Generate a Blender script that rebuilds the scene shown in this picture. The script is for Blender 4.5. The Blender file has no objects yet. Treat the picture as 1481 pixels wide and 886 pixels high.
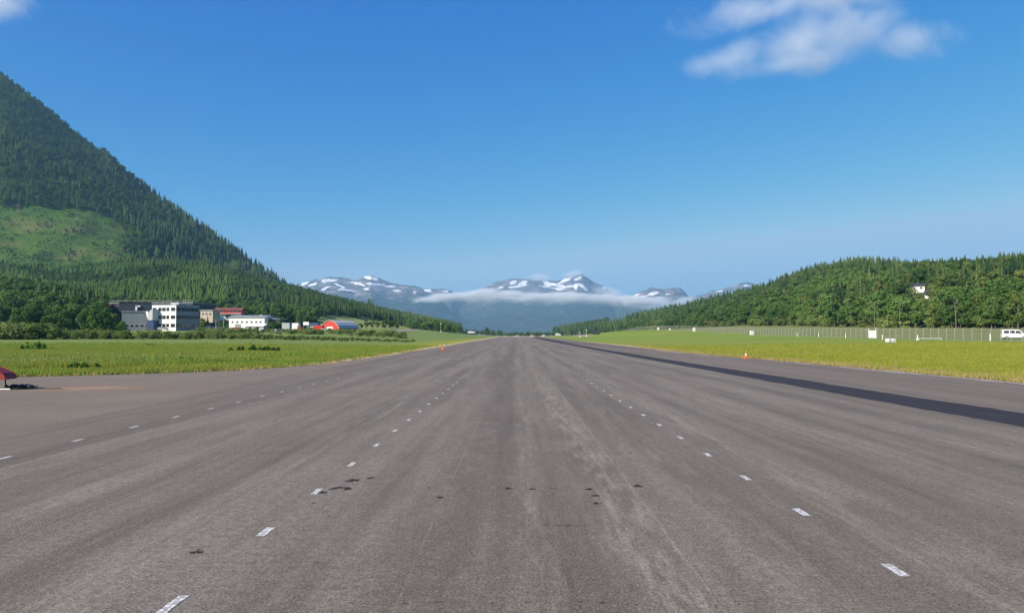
import bpy, math, random
import numpy as np
from mathutils import Vector, Matrix

R = math.radians
random.seed(7)
RS = np.random.RandomState(11)
SC = bpy.context.scene
COL = SC.collection

# ------------------------------------------------------------------ camera
F = 1070.0                      # focal length in photo pixels (photo is 1481 wide)
CAMZ = 2.0
PITCH = math.atan(41 / F)
YAW = math.atan(7.5 / F)
cam_d = bpy.data.cameras.new('camera')
cam = bpy.data.objects.new('camera', cam_d); COL.objects.link(cam)
cam.location = (0, 0, CAMZ)
cam.rotation_euler = (math.pi / 2 + PITCH, 0, YAW)
cam_d.sensor_width = 36; cam_d.lens = 36 * F / 1481
cam_d.clip_start = 0.1; cam_d.clip_end = 80000
SC.camera = cam
MR = np.array(Matrix.Rotation(YAW, 3, 'Z') @ Matrix.Rotation(math.pi / 2 + PITCH, 3, 'X'))

def at(px, py, Y):
    d = MR @ np.array([(px - 740.5) / F, -(py - 443) / F, -1.0])
    s = Y / d[1]
    return np.array([d[0] * s, Y, CAMZ + d[2] * s])

def proj(p):
    p = np.atleast_2d(np.asarray(p, float)) - np.array([0, 0, CAMZ])
    c = p @ MR
    return np.stack([740.5 + F * c[:, 0] / -c[:, 2], 443 - F * c[:, 1] / -c[:, 2]], 1)

# ------------------------------------------------------------------ numpy noise
def _hash(ix, iy, seed):
    n = (ix.astype(np.int64) * 374761393 + iy.astype(np.int64) * 668265263 + seed * 974634777) & 0x7fffffff
    n = ((n ^ (n >> 13)) * 1274126177) & 0x7fffffff
    n = n ^ (n >> 16)
    return (n & 0xffff) / 65535.0

def vnoise(x, y, seed=0):
    x = np.asarray(x, float); y = np.asarray(y, float)
    ix = np.floor(x); iy = np.floor(y); fx = x - ix; fy = y - iy
    fx = fx * fx * (3 - 2 * fx); fy = fy * fy * (3 - 2 * fy)
    a = _hash(ix, iy, seed); b = _hash(ix + 1, iy, seed)
    c = _hash(ix, iy + 1, seed); d = _hash(ix + 1, iy + 1, seed)
    return (a * (1 - fx) + b * fx) * (1 - fy) + (c * (1 - fx) + d * fx) * fy

def fbm(x, y, seed=0, oct=4, ridged=False):
    s = 0; amp = 1; tot = 0
    for o in range(oct):
        n = vnoise(x * 2 ** o + 17.3 * o, y * 2 ** o - 9.1 * o, seed + o)
        if ridged: n = 1 - abs(2 * n - 1)
        s = s + n * amp; tot += amp; amp *= 0.5
    return s / tot

def ss(a, b, x):
    t = np.clip((np.asarray(x, float) - a) / (b - a), 0, 1)
    return t * t * (3 - 2 * t)

def inpoly(x, y, poly):
    x = np.asarray(x, float); y = np.asarray(y, float)
    r = np.zeros(np.broadcast(x, y).shape, bool)
    n = len(poly)
    for i in range(n):
        x0, y0 = poly[i]; x1, y1 = poly[(i + 1) % n]
        c = ((y0 > y) != (y1 > y)) & (x < (x1 - x0) * (y - y0) / (y1 - y0 + 1e-12) + x0)
        r ^= c
    return r

# ------------------------------------------------------------------ object helpers
def tag(o, label=None, cat=None, group=None, kind=None):
    if label: o['label'] = label
    if cat: o['category'] = cat
    if group: o['group'] = group
    if kind: o['kind'] = kind
    return o

def link(name, data, parent=None, loc=(0, 0, 0)):
    o = bpy.data.objects.new(name, data); COL.objects.link(o)
    o.location = loc
    if parent is not None: o.parent = parent
    return o

def empty(name, loc, rz=0.0, tilt=(0, 0)):
    o = link(name, None, None, loc)
    o.rotation_euler = (tilt[0], tilt[1], rz)
    o.empty_display_size = 0.2
    return o

def npmesh(name, V, Fc, mats=(), fm=None, smooth=False):
    """V (n,3), Fc (m,k) same-size faces or list of such arrays"""
    me = bpy.data.meshes.new(name)
    Fl = Fc if isinstance(Fc, list) else [Fc]
    Fl = [np.asarray(f, np.int32) for f in Fl if len(f)]
    V = np.asarray(V, np.float32)
    me.vertices.add(len(V)); me.vertices.foreach_set('co', V.ravel())
    loops = np.concatenate([f.ravel() for f in Fl])
    sizes = np.concatenate([np.full(len(f), f.shape[1], np.int32) for f in Fl])
    me.loops.add(len(loops)); me.loops.foreach_set('vertex_index', loops)
    me.polygons.add(len(sizes))
    st = np.concatenate([[0], np.cumsum(sizes)[:-1]]).astype(np.int32)
    me.polygons.foreach_set('loop_start', st)
    for m in mats: me.materials.append(m)
    if fm is not None: me.polygons.foreach_set('material_index', np.asarray(fm, np.int32))
    if smooth: me.polygons.foreach_set('use_smooth', np.ones(len(sizes), bool))
    me.update(calc_edges=True); me.validate()
    return me

class MB:
    def __init__(s): s.v = []; s.f = []
    def add(s, vs, fs):
        n = len(s.v); s.v += [tuple(map(float, v)) for v in vs]; s.f += [tuple(i + n for i in f) for f in fs]; return s
    def box(s, x0, x1, y0, y1, z0, z1):
        vs = [(x, y, z) for z in (z0, z1) for y in (y0, y1) for x in (x0, x1)]
        return s.add(vs, [(0, 2, 3, 1), (4, 5, 7, 6), (0, 1, 5, 4), (2, 6, 7, 3), (0, 4, 6, 2), (1, 3, 7, 5)])
    def prism(s, poly, y0, y1):          # poly in XZ, extruded along Y
        n = len(poly)
        vs = [(x, y0, z) for x, z in poly] + [(x, y1, z) for x, z in poly]
        fs = [tuple(range(n)), tuple(range(2 * n - 1, n - 1, -1))]
        fs += [(i + n, (i + 1) % n + n, (i + 1) % n, i) for i in range(n)]
        return s.add(vs, fs)
    def prismx(s, poly, x0, x1):         # poly in YZ, extruded along X
        n = len(poly)
        vs = [(x0, y, z) for y, z in poly] + [(x1, y, z) for y, z in poly]
        fs = [tuple(range(n - 1, -1, -1)), tuple(range(n, 2 * n))]
        fs += [(i, (i + 1) % n, (i + 1) % n + n, i + n) for i in range(n)]
        return s.add(vs, fs)
    def tube(s, pts, r, n=8, r1=None):
        pts = [Vector(p) for p in pts]; m = len(pts); ring = []
        for i, p in enumerate(pts):
            d = (pts[min(i + 1, m - 1)] - pts[max(i - 1, 0)]).normalized()
            a = d.orthogonal().normalized(); b = d.cross(a)
            rr = r if r1 is None else r + (r1 - r) * i / (m - 1)
            ring += [p + (a * math.cos(2 * math.pi * k / n) + b * math.sin(2 * math.pi * k / n)) * rr for k in range(n)]
        fs = [(i * n + k, i * n + (k + 1) % n, (i + 1) * n + (k + 1) % n, (i + 1) * n + k) for i in range(m - 1) for k in range(n)]
        fs += [tuple(range(n - 1, -1, -1)), tuple((m - 1) * n + k for k in range(n))]
        return s.add(ring, fs)
    def lathe(s, prof, n=16, c=(0, 0, 0), axis='z'):
        vs = []
        for r, z in prof:
            for k in range(n):
                a = 2 * math.pi * k / n
                p = (r * math.cos(a), r * math.sin(a), z)
                if axis == 'x': p = (z, p[0], p[1])
                if axis == 'y': p = (p[0], z, p[1])
                vs.append((p[0] + c[0], p[1] + c[1], p[2] + c[2]))
        m = len(prof)
        fs = [(i * n + k, i * n + (k + 1) % n, (i + 1) * n + (k + 1) % n, (i + 1) * n + k) for i in range(m - 1) for k in range(n)]
        fs += [tuple(range(n - 1, -1, -1)), tuple((m - 1) * n + k for k in range(n))]
        return s.add(vs, fs)
    def build(s, name, mat, parent=None, loc=(0, 0, 0), bevel=0, smooth=False):
        me = bpy.data.meshes.new(name); me.from_pydata(s.v, [], s.f)
        if smooth:
            for p in me.polygons: p.use_smooth = True
        me.materials.append(mat)
        import bmesh
        bm = bmesh.new(); bm.from_mesh(me); bmesh.ops.recalc_face_normals(bm, faces=bm.faces)
        if bevel: bmesh.ops.bevel(bm, geom=bm.edges[:], offset=bevel, segments=2, affect='EDGES', profile=0.6)
        bm.to_mesh(me); bm.free()
        return link(name, me, parent, loc)

def copy_tree(o, parent=None):
    c = o.copy(); COL.objects.link(c)
    if parent is not None: c.parent = parent
    for ch in [k for k in o.children]: copy_tree(ch, c)
    return c

# ------------------------------------------------------------------ node expression helper
class E:
    def __init__(s, g, sock): s.g = g; s.s = sock
    def _o(s, op, b=None, c=None): return s.g.math(op, s, b, c)
    def __add__(s, b): return s._o('ADD', b)
    __radd__ = __add__
    def __sub__(s, b): return s._o('SUBTRACT', b)
    def __rsub__(s, b): return s.g.math('SUBTRACT', b, s)
    def __mul__(s, b): return s._o('MULTIPLY', b)
    __rmul__ = __mul__
    def __truediv__(s, b): return s._o('DIVIDE', b)
    def abs(s): return s._o('ABSOLUTE')

class G:
    def __init__(s, nt): s.nt = nt
    def node(s, t, **k):
        n = s.nt.nodes.new(t)
        for a, b in k.items(): setattr(n, a, b)
        return n
    def put(s, inp, v):
        if v is None: return
        if isinstance(v, E): s.nt.links.new(v.s, inp)
        elif isinstance(v, bpy.types.NodeSocket): s.nt.links.new(v, inp)
        else:
            if hasattr(inp.default_value, '__len__') and not hasattr(v, '__len__'): v = (v,) * len(inp.default_value)
            if hasattr(inp.default_value, '__len__') and len(inp.default_value) == 4 and len(v) == 3: v = (*v, 1)
            inp.default_value = v
    def math(s, op, a, b=None, c=None, clamp=False):
        n = s.node('ShaderNodeMath', operation=op, use_clamp=clamp)
        s.put(n.inputs[0], a); s.put(n.inputs[1], b); s.put(n.inputs[2], c)
        return E(s, n.outputs[0])
    def pos(s):
        return E(s, s.node('ShaderNodeNewGeometry').outputs['Position'])
    def obj(s): return E(s, s.node('ShaderNodeTexCoord').outputs['Object'])
    def sep(s, v):
        n = s.node('ShaderNodeSeparateXYZ'); s.put(n.inputs[0], v); return [E(s, o) for o in n.outputs]
    def comb(s, x, y, z=0.0):
        n = s.node('ShaderNodeCombineXYZ'); s.put(n.inputs[0], x); s.put(n.inputs[1], y); s.put(n.inputs[2], z); return E(s, n.outputs[0])
    def scale(s, v, k):
        n = s.node('ShaderNodeVectorMath', operation='MULTIPLY'); s.put(n.inputs[0], v)
        n.inputs[1].default_value = k if hasattr(k, '__len__') else (k, k, k); return E(s, n.outputs[0])
    def vadd(s, a, b):
        n = s.node('ShaderNodeVectorMath', operation='ADD'); s.put(n.inputs[0], a); s.put(n.inputs[1], b); return E(s, n.outputs[0])
    def noise(s, v, scale=1.0, detail=3, rough=0.55, dist=0.0, color=False):
        n = s.node('ShaderNodeTexNoise'); s.put(n.inputs['Vector'], v)
        n.inputs['Scale'].default_value = scale; n.inputs['Detail'].default_value = detail
        n.inputs['Roughness'].default_value = rough; n.inputs['Distortion'].default_value = dist
        return E(s, n.outputs['Color' if color else 'Fac'])
    def vor(s, v, scale=1.0, feature='F1', out='Distance'):
        n = s.node('ShaderNodeTexVoronoi', feature=feature); s.put(n.inputs['Vector'], v)
        n.inputs['Scale'].default_value = scale; return E(s, n.outputs[out])
    def ss(s, x, a, b, lo=0.0, hi=1.0):
        n = s.node('ShaderNodeMapRange', interpolation_type='SMOOTHSTEP'); s.put(n.inputs[0], x)
        n.inputs[1].default_value = a; n.inputs[2].default_value = b; n.inputs[3].default_value = lo; n.inputs[4].default_value = hi
        return E(s, n.outputs[0])
    def mix(s, f, a, b, blend='MIX'):
        n = s.node('ShaderNodeMix', data_type='RGBA', blend_type=blend)
        s.put(n.inputs[0], f); s.put(n.inputs[6], a); s.put(n.inputs[7], b); return E(s, n.outputs[2])
    def attr(s, name):
        n = s.node('ShaderNodeAttribute', attribute_name=name); return E(s, n.outputs['Fac'])
    def rnd(s): return E(s, s.node('ShaderNodeObjectInfo').outputs['Random'])
    def bump(s, h, strength=0.5, dist=0.01):
        n = s.node('ShaderNodeBump'); n.inputs['Strength'].default_value = strength; n.inputs['Distance'].default_value = dist
        s.put(n.inputs['Height'], h); return E(s, n.outputs[0])

def newmat(name):
    m = bpy.data.materials.new(name); m.use_nodes = True
    nt = m.node_tree; nt.nodes.clear(); g = G(nt)
    out = g.node('ShaderNodeOutputMaterial')
    return m, g, out

def bsdf(g, out, color, rough=0.8, metal=0.0, normal=None, spec=0.3):
    n = g.node('ShaderNodeBsdfPrincipled')
    g.put(n.inputs['Base Color'], color); g.put(n.inputs['Roughness'], rough); g.put(n.inputs['Metallic'], metal)
    n.inputs['Specular IOR Level'].default_value = spec
    if normal is not None: g.put(n.inputs['Normal'], normal)
    g.nt.links.new(n.outputs[0], out.inputs['Surface']); return n

def paint(name, col, rough=0.5, metal=0.0, var=0.15, scale=2.0, spec=0.4):
    m, g, out = newmat(name)
    n = g.noise(g.obj(), scale, 4, 0.6)
    c = g.mix(g.ss(n, 0.3, 0.75), tuple(x * (1 - var) for x in col), tuple(min(1, x * (1 + var)) for x in col))
    bsdf(g, out, c, rough, metal, None, spec); return m

M = {}
M['white_wall'] = paint('white_wall', (.8, .8, .78), .7, var=.05, scale=.4)
M['grey_wall'] = paint('grey_cladding', (.36, .4, .43), .6, var=.08, scale=.4)
M['shaded_grey'] = paint('shade_painted_wall', (.19, .22, .24), .6, var=.08, scale=.4)  # wall grey with shade put into it, for office side and grey hall
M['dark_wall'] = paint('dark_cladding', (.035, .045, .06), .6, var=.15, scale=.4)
M['blue_wall'] = paint('blue_door', (.02, .05, .14), .5, var=.1)
M['red_wall'] = paint('red_wall', (.5, .04, .032), .6, var=.12, scale=.5)
M['brick'] = paint('red_brown_wall', (.2, .08, .06), .8, var=.25, scale=.8)
M['grey_roof'] = paint('grey_roof', (.28, .3, .32), .6, var=.12, scale=.3)
M['dark_roof'] = paint('dark_roof', (.05, .055, .06), .6, var=.2, scale=.5)
M['green_roof'] = paint('green_roof', (.2, .27, .2), .7, var=.1)
M['silver_roof'] = paint('metal_roof', (.42, .42, .41), .8, 0, var=.08, scale=.5)
M['glass'] = paint('window_glass', (.02, .03, .045), .12, var=.2, scale=.6, spec=.6)
M['trim'] = paint('trim', (.7, .7, .68), .6, var=.08)
M['tan'] = paint('tan_wall', (.42, .36, .28), .8, var=.15)
M['galv'] = paint('galvanised_steel', (.5, .5, .48), .5, .35, var=.15, scale=6)
M['carwhite'] = paint('white_car_paint', (.78, .79, .8), .25, var=.04)
M['carblack'] = paint('black_plastic', (.02, .02, .022), .6, var=.2)
M['rubber'] = paint('tyre_rubber', (.02, .02, .02), .85, var=.3)
M['alloy'] = paint('wheel_rim', (.4, .4, .42), .35, .6, var=.1)
M['headlamp'] = paint('lamp_glass', (.7, .72, .75), .1, var=.05)
M['carred'] = paint('red_car_paint', (.5, .03, .03), .3, var=.1)
M['cardark'] = paint('dark_car_paint', (.03, .035, .05), .3, var=.1)
M['cargrey'] = paint('grey_car_paint', (.3, .32, .34), .3, var=.1)
M['orange'] = paint('orange_plastic', (.85, .16, .03), .55, var=.1)
M['reflect'] = paint('white_band', (.85, .85, .82), .4, var=.04)
M['redboard'] = paint('faded_red_board', (.27, .028, .024), .55, var=.22, scale=5)
M['cable'] = paint('black_cable', (.025, .025, .03), .5, var=.4, scale=12)
M['wood_pole'] = paint('pole_wood', (.3, .26, .21), .9, var=.25, scale=2)
M['container_blue'] = paint('blue_container', (.04, .09, .18), .6, var=.15)
M['container_grey'] = paint('grey_container', (.4, .42, .44), .6, var=.12)
M['paint_dash'] = None

# ------------------------------------------------------------------ world, sun
SUN_AZ, SUN_EL = 230.0, 31.0     # clockwise from +Y (the runway direction)
w = bpy.data.worlds.new('World'); SC.world = w; w.use_nodes = True
nt = w.node_tree; nt.nodes.clear(); g = G(nt)
sky = g.node('ShaderNodeTexSky', sky_type='NISHITA')
sky.sun_disc = False; sky.sun_elevation = R(SUN_EL); sky.sun_rotation = R(SUN_AZ)
sky.altitude = 100; sky.air_density = 1.0; sky.dust_density = 0.3; sky.ozone_density = 6.0
EXPO = 0.65; KS = 1 / (.13 * 2 ** EXPO)
sp = g.node('ShaderNodeSeparateColor'); nt.links.new(sky.outputs[0], sp.inputs[0])
cb = g.node('ShaderNodeCombineColor')
for i, (gm, k) in enumerate(((2.6, .0245), (1.15, .0963), (.36, .385))):     # the phone's colour rendering of a clear sky
    e = g.math('POWER', g.math('MINIMUM', E(g, sp.outputs[i]), (2.95, 4.95, 9.0)[i]), gm) * (k * KS); g.put(cb.inputs[i], e)
bg = g.node('ShaderNodeBackground'); bg.inputs['Strength'].default_value = 0.13
nt.links.new(cb.outputs[0], bg.inputs['Color'])
wo = g.node('ShaderNodeOutputWorld'); nt.links.new(bg.outputs[0], wo.inputs['Surface'])
sd = bpy.data.lights.new('sun', 'SUN'); sd.energy = 5.0; sd.angle = R(0.53); sd.color = (1.0, .88, .72)
so = link('sun', sd)
sv = Vector((math.sin(R(SUN_AZ)) * math.cos(R(SUN_EL)), math.cos(R(SUN_AZ)) * math.cos(R(SUN_EL)), math.sin(R(SUN_EL))))
so.rotation_euler = sv.to_track_quat('Z', 'Y').to_euler(); so.location = (-50, -50, 100)
SC.view_settings.view_transform = 'Standard'; SC.view_settings.look = 'None'
SC.view_settings.exposure = EXPO; SC.view_settings.gamma = 1
SC.cycles.max_bounces = 6; SC.cycles.diffuse_bounces = 2; SC.cycles.glossy_bounces = 2
SC.cycles.transparent_max_bounces = 16; SC.cycles.volume_bounces = 2; SC.cycles.use_denoising = True
SC.cycles.caustics_reflective = False; SC.cycles.caustics_refractive = False

# ------------------------------------------------------------------ ground shape
def gz(x, y):
    x = np.asarray(x, float); y = np.asarray(y, float)
    el = np.interp(y, [60, 120, 200, 260, 340, 480, 700, 900], [0, .25, .95, 2.2, 4.2, 6, 5, 3])
    left = el * ss(16, 75, -x)
    er = np.interp(y, [40, 100, 143, 200, 285, 386, 480, 560, 640, 800, 1000], [0, .35, .7, 1.1, 2.0, 4.0, 5.2, 5.0, 3.8, 2, 1.5])
    right = er * ss(21, 88, x) + .05 * np.maximum(x - 92, 0) * ss(40, 140, y)
    return left + np.minimum(right, 30)

def XL(y):
    return np.interp(y, [-30, 33.2, 34.2, 36.2, 38.2, 41, 44.6, 52, 71, 126, 267, 713], [-120, -120, -26, -21.5, -19, -16.2, -14.6, -13.1, -12.6, -12.8, -14.2, -15])
def XR(y):
    return np.interp(y, [-30, 31, 60, 72, 90, 138, 334, 713], [21.5, 21.2, 20.2, 18.9, 18.6, 19.6, 21.5, 21])

# ------------------------------------------------------------------ ground sheet
def axis(lims):
    out = []
    for a, b, st in lims: out += list(np.arange(a, b, st))
    out.append(lims[-1][1]); return np.array(out)
gx = axis([(-26000, -4000, 2000), (-4000, -800, 200), (-800, -200, 25), (-200, -40, 5), (-40, 40, 1.5), (40, 200, 5), (200, 800, 25), (800, 4000, 200), (4000, 26000, 2000)])
gy = axis([(-3000, -200, 200), (-200, 0, 20), (0, 140, 2), (140, 500, 10), (500, 1400, 30), (1400, 4000, 200), (4000, 30000, 2000)])
GX, GY = np.meshgrid(gx, gy)
GZ = gz(GX, GY) - 0.035
near = (np.abs(GX) < 400) & (GY < 900) & (GY > 20)
edge = np.minimum(ss(0, 6, XL(GY) - GX) + ss(0, 6, GX - XR(GY)), 1)
GZ = GZ + near * edge * (fbm(GX / 7, GY / 7, 3) - .5) * .18 + near * edge * .02
nx, ny = len(gx), len(gy)
idx = np.arange(nx * ny).reshape(ny, nx)
def gridfaces(idx): return np.stack([idx[:-1, :-1], idx[:-1, 1:], idx[1:, 1:], idx[1:, :-1]], -1).reshape(-1, 4)

m, g, out = newmat('airfield_grass_ground')
P = g.pos(); X, Y, Z = g.sep(P)
nl = g.noise(P, .03, 3); nm = g.noise(P, .25, 4); nf = g.noise(P, 2.2, 4, .65)
band = g.noise(g.scale(P, (.012, .09, .0)), 1, 3)
green = g.mix(g.ss(nm, .3, .7), (.16, .22, .028), (.22, .27, .04))
ygreen = g.mix(g.ss(nm, .3, .7), (.25, .28, .035), (.32, .32, .05))
field = g.mix(g.ss(nl, .35, .7), (.16, .235, .055), (.2, .265, .07))
# left: yellow near pavement, green crop field beyond
lf = g.math('MAXIMUM', g.ss(Y + nl * 30, 62, 95), 0.0) * g.ss(X + nl * 20, -5, -20)
left = g.mix(lf, ygreen, field)
right = g.mix(g.ss(band, .4, .62), ygreen, green)
right = g.mix(g.ss(Y + nl * 60, 90, 230), right, g.mix(g.ss(band, .38, .6), (.15, .25, .035), (.24, .29, .045)))
c = g.mix(g.ss(X, -2, 2), left, right)
c = g.mix(g.ss(nf, .45, .8) * .35, c, (.33, .29, .09))
c = g.mix(g.ss(X + nm * 3, 92, 97) * g.ss(Y, 800, 500), c, g.mix(g.ss(nm, .3, .7), (.15, .19, .06), (.24, .24, .1)))
# dry gravelly verge beside the pavement
dry = g.mix(g.ss(nf, .35, .65), (.56, .4, .17), (.56, .46, .31))
vr = g.ss((X - 20.6 + nm * 2.0), 3.2, 0.6) * g.ss(X, 0, 1)
vl = g.math('MAXIMUM', g.ss((X + 14.2 - nm * 2.0), -2.4, -.8) * g.ss(X, 1, 0), g.ss((X + 17.2 - nm * 3.0), -2.0, -.4) * g.ss(X, 1, 0) * g.ss(Y, 180, 300))
c = g.mix(g.math('MAXIMUM', vr, vl) * g.ss(nf, .2, .55, .5, 1), c, dry)
# rough ground past the runway end
endm = g.ss(Y + nl * 80, 700, 760) * g.ss(Y, 1500, 1200)
c = g.mix(endm * .7, c, g.mix(g.ss(nm, .3, .7), (.2, .23, .09), (.36, .31, .22)))
c = g.mix(g.ss(Y, 1400, 1900), c, (.05, .09, .03))
h = g.noise(P, 9, 4, .7)
bsdf(g, out, c, .9, 0, g.bump(h, .8, .12), .1)
me = npmesh('ground', np.stack([GX, GY, GZ], -1).reshape(-1, 3), gridfaces(idx), [m], smooth=True)
tag(link('ground', me), kind='structure')

# ------------------------------------------------------------------ asphalt
m, g, out = newmat('worn_runway_asphalt')
P = g.pos(); X, Y, Z = g.sep(P)
wob = g.noise(g.scale(P, (.25, .03, 0)), 1, 2)
Xw = X + (wob - .5) * .5
s1 = g.noise(g.comb(Xw, Y * .035, 0.0), .85, 4, .6)               # broad paving lanes, drifting slowly along the runway
s2 = g.noise(g.comb(Xw, Y * .05, 3.0), 3.2, 4, .65)               # wheel streaks
s3 = g.noise(g.comb(X, Y * .045, 7.0), 14, 3, .7)                 # fine scratches
patch = g.noise(P, .35, 4, .6)
patch2 = g.noise(g.scale(P, (1, .35, 1)), 1.1, 5, .7)
grain = g.noise(P, 42, 3, .7)
grain2 = g.noise(P, 130, 2, .8)
gr3 = g.noise(P, 17, 3, .75)
stone = g.vor(P, 75)
mill = g.math('SINE', (X * .9 + Y * 1.0 + wob * 1.6 + patch * .25) * 120)        # milled drum grooves
base = g.mix(g.ss(patch, .35, .65), (.205, .183, .166), (.238, .208, .182))
base = g.mix(g.ss(patch2, .55, .75) * .4, base, (.2, .195, .172))
def mul(amt):
    global base
    base = g.mix(1.0, base, g.comb(amt, amt, amt), 'MULTIPLY')
mul(.52 + g.ss(s1, .36, .64) * .68 + g.ss(s2, .32, .68) * .42 - g.ss(s2, .5, .2) * .1)
base = g.mix(g.ss(s3, .56, .76) * g.ss(patch, .35, .55) * .5, base, (.4, .36, .32))
base = g.mix(g.ss(s3, .44, .28) * .35, base, (.12, .1, .09))
base = g.mix(g.ss(patch2, .5, .72) * .35, base, (.13, .11, .1))
mott = g.noise(P, 8, 5, .72); mott2 = g.noise(g.scale(P, (1, .5, 1)), 3.0, 5, .7)
base = g.mix(g.ss(mott, .55, .4) * .5, base, (.1, .085, .077))
base = g.mix(g.ss(mott2, .52, .7) * .4, base, (.36, .32, .28))
# dark worn wheel path near the centre, pale scuffed strips
cw = g.ss((X + .75 + (wob - .5) * .8).abs(), .75, .1)
base = g.mix(cw * g.ss(mott2 + patch * .4, .48, .8) * .65, base, (.09, .078, .073))
cw2 = g.ss((X - 5.0 + (wob - .5) * 1.2).abs(), .8, .15) * g.ss(Y, 14, 8)
base = g.mix(cw2 * g.ss(mott2 + patch * .4, .55, .85) * .5, base, (.1, .085, .078))
def scuff(x0, wdt, amt, ky, lo, hi):
    global base
    f = g.ss((X - x0 + (wob - .5) * 1.2 + (patch - .5) * .5).abs(), wdt, wdt * .1) * g.ss(g.noise(g.scale(P, (4, ky, 1)), 1.3, 5, .75), lo, hi)
    base = g.mix(f * amt, base, (.46, .42, .36))
scuff(1.1, .55, .9, .6, .42, .66); scuff(3.7, .45, .75, .35, .42, .68); scuff(-3.35, .4, .7, .3, .4, .7)
scuff(.1, .4, .65, .5, .45, .7); scuff(-5.6, .6, .4, .3, .45, .7); scuff(5.6, .6, .45, .4, .45, .7); scuff(8.2, .7, .4, .3, .42, .7); scuff(2.3, .3, .55, .4, .45, .7)
def joint(x0, wdt, amt, col=(.5, .46, .4)):
    global base
    d = (X - x0 - (g.noise(g.comb(0.0, Y, x0), .6, 3) - .5) * .08).abs()
    base = g.mix(g.ss(d, wdt, wdt * .2) * g.ss(g.noise(P, 2.5, 3, .7), .3, .65) * amt, base, col)
for x0, wd, am in ((-7.72, .05, .6), (-6.1, .03, .35), (-4.9, .03, .4), (1.5, .022, .7), (-.9, .02, .3), (6.2, .03, .3), (9.4, .04, .45), (-3.4, .025, .4), (3.55, .02, .4)):
    joint(x0, wd, am)
joint(-7.86, .05, .5, (.08, .07, .065)); joint(-10.4, .07, .3, (.09, .08, .07)); joint(-5.05, .03, .4, (.09, .08, .07)); joint(4.6, .03, .35, (.09, .08, .07))
# rougher, darker strip between the edge dashes and the old pavement
base = g.mix(g.ss(X, -8.0, -8.15) * g.ss(X, -10.6, -10.2) * g.ss(gr3, .4, .6) * .4, base, (.1, .088, .078))
# faint dark smear on the right, like the photographed stain
d = g.math('SQRT', (X - 4.05) * (X - 4.05) * 6 + (Y - 8.3) * (Y - 8.3) * .35)
base = g.mix(g.ss(d + patch2 * .6, 1.25, .5) * .5, base, (0.084, 0.0605, 0.0541))
# right shoulder slightly cooler, left strip older and browner
base = g.mix(g.ss(X, 12.7, 12.9) * .45, base, (0.198, 0.149, 0.13))
old = g.mix(g.ss(patch, .35, .7), (.245, .205, .166), (.305, .26, .205))
old = g.mix(g.ss(g.noise(g.scale(P, (.9, .12, 1)), 1, 3), .5, .75) * .5, old, (0.228, 0.171, 0.13))
lm = g.ss(X + g.math('MINIMUM', Y - 15, 20.0) * .05 + (g.noise(P, .8, 3) - .5) * .5, -10.2, -10.55)
farl = g.ss(Y, 70, 45)
base = g.mix(lm * (farl * .8 + .2), base, old)
# rust-brown broken patch of pavement by the taxiway
d = g.math('SQRT', (X + 15.9) * (X + 15.9) * .22 + (Y - 27.9) * (Y - 27.9) * .35)
base = g.mix(g.ss(d + (g.noise(P, 1.6, 4, .7) - .5) * 1.6, 1.4, .7) * .7, base, (.38, .2, .12))
base = g.mix(g.ss(d + (g.noise(P, 2.6, 4, .7) - .5) * 2.4, .7, .3) * .8, base, (0.504, 0.374, 0.25))
# new blue-grey strip next to the grass on the left
d = (Y - 31.2 - (X + 20) * -.28)
base = g.mix(g.ss(d.abs(), 1.4, .9) * lm * .55, base, (0.276, 0.22, 0.187))
# grain
base = g.mix(g.ss(gr3, .6, .4) * .38, base, (.08, .07, .062))
base = g.mix(g.ss(gr3, .56, .7) * .32, base, (.5, .45, .4))
base = g.mix(g.ss(grain, .3, .72), g.mix(.42, base, (0.036, 0.0242, 0.0208)), g.mix(.22, base, (0.72, 0.583, 0.489)))
base = g.mix(g.ss(stone, .34, .12) * .22, base, (0.504, 0.44, 0.385))
base = g.mix(g.ss(grain2, .6, .42) * .32, base, (0.036, 0.033, 0.0312))
millm = g.ss(g.noise(g.scale(P, (1, .35, 1)), .8, 3), .53, .66) * g.ss(Y, 12, 7)
base = g.mix(g.ss(mill, .0, .9) * millm * .09, base, (0.36, 0.308, 0.27))
# transverse broken cracks
def crack(y0, x0, x1, wd, seed):
    global base
    d = (Y - y0 - (g.noise(g.comb(X, seed, 0.0), 1.2, 3) - .5) * .35).abs()
    mk = g.ss(d, wd, wd * .35) * g.ss(X, x0, x0 + .4) * g.ss(X, x1, x1 - .4) * g.ss(g.noise(g.comb(X, seed + 5, 0.0), 7.5, 4, .75), .5, .6)
    base = g.mix(mk * .6, base, (0.024, 0.0209, 0.0208))
crack(5.62, -1.2, 1.8, .03, 1.0); crack(7.9, -.2, .95, .04, 2.0); crack(9.75, -1.6, 1.2, .06, 3.0); crack(6.6, -3.4, -1.4, .03, 9.0)
crack(12.6, -6, 3, .03, 4.0); crack(17.5, -9, 6, .05, 5.0); crack(26, -10, 9, .07, 6.0); crack(4.6, -3, 4, .012, 8.0)
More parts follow.
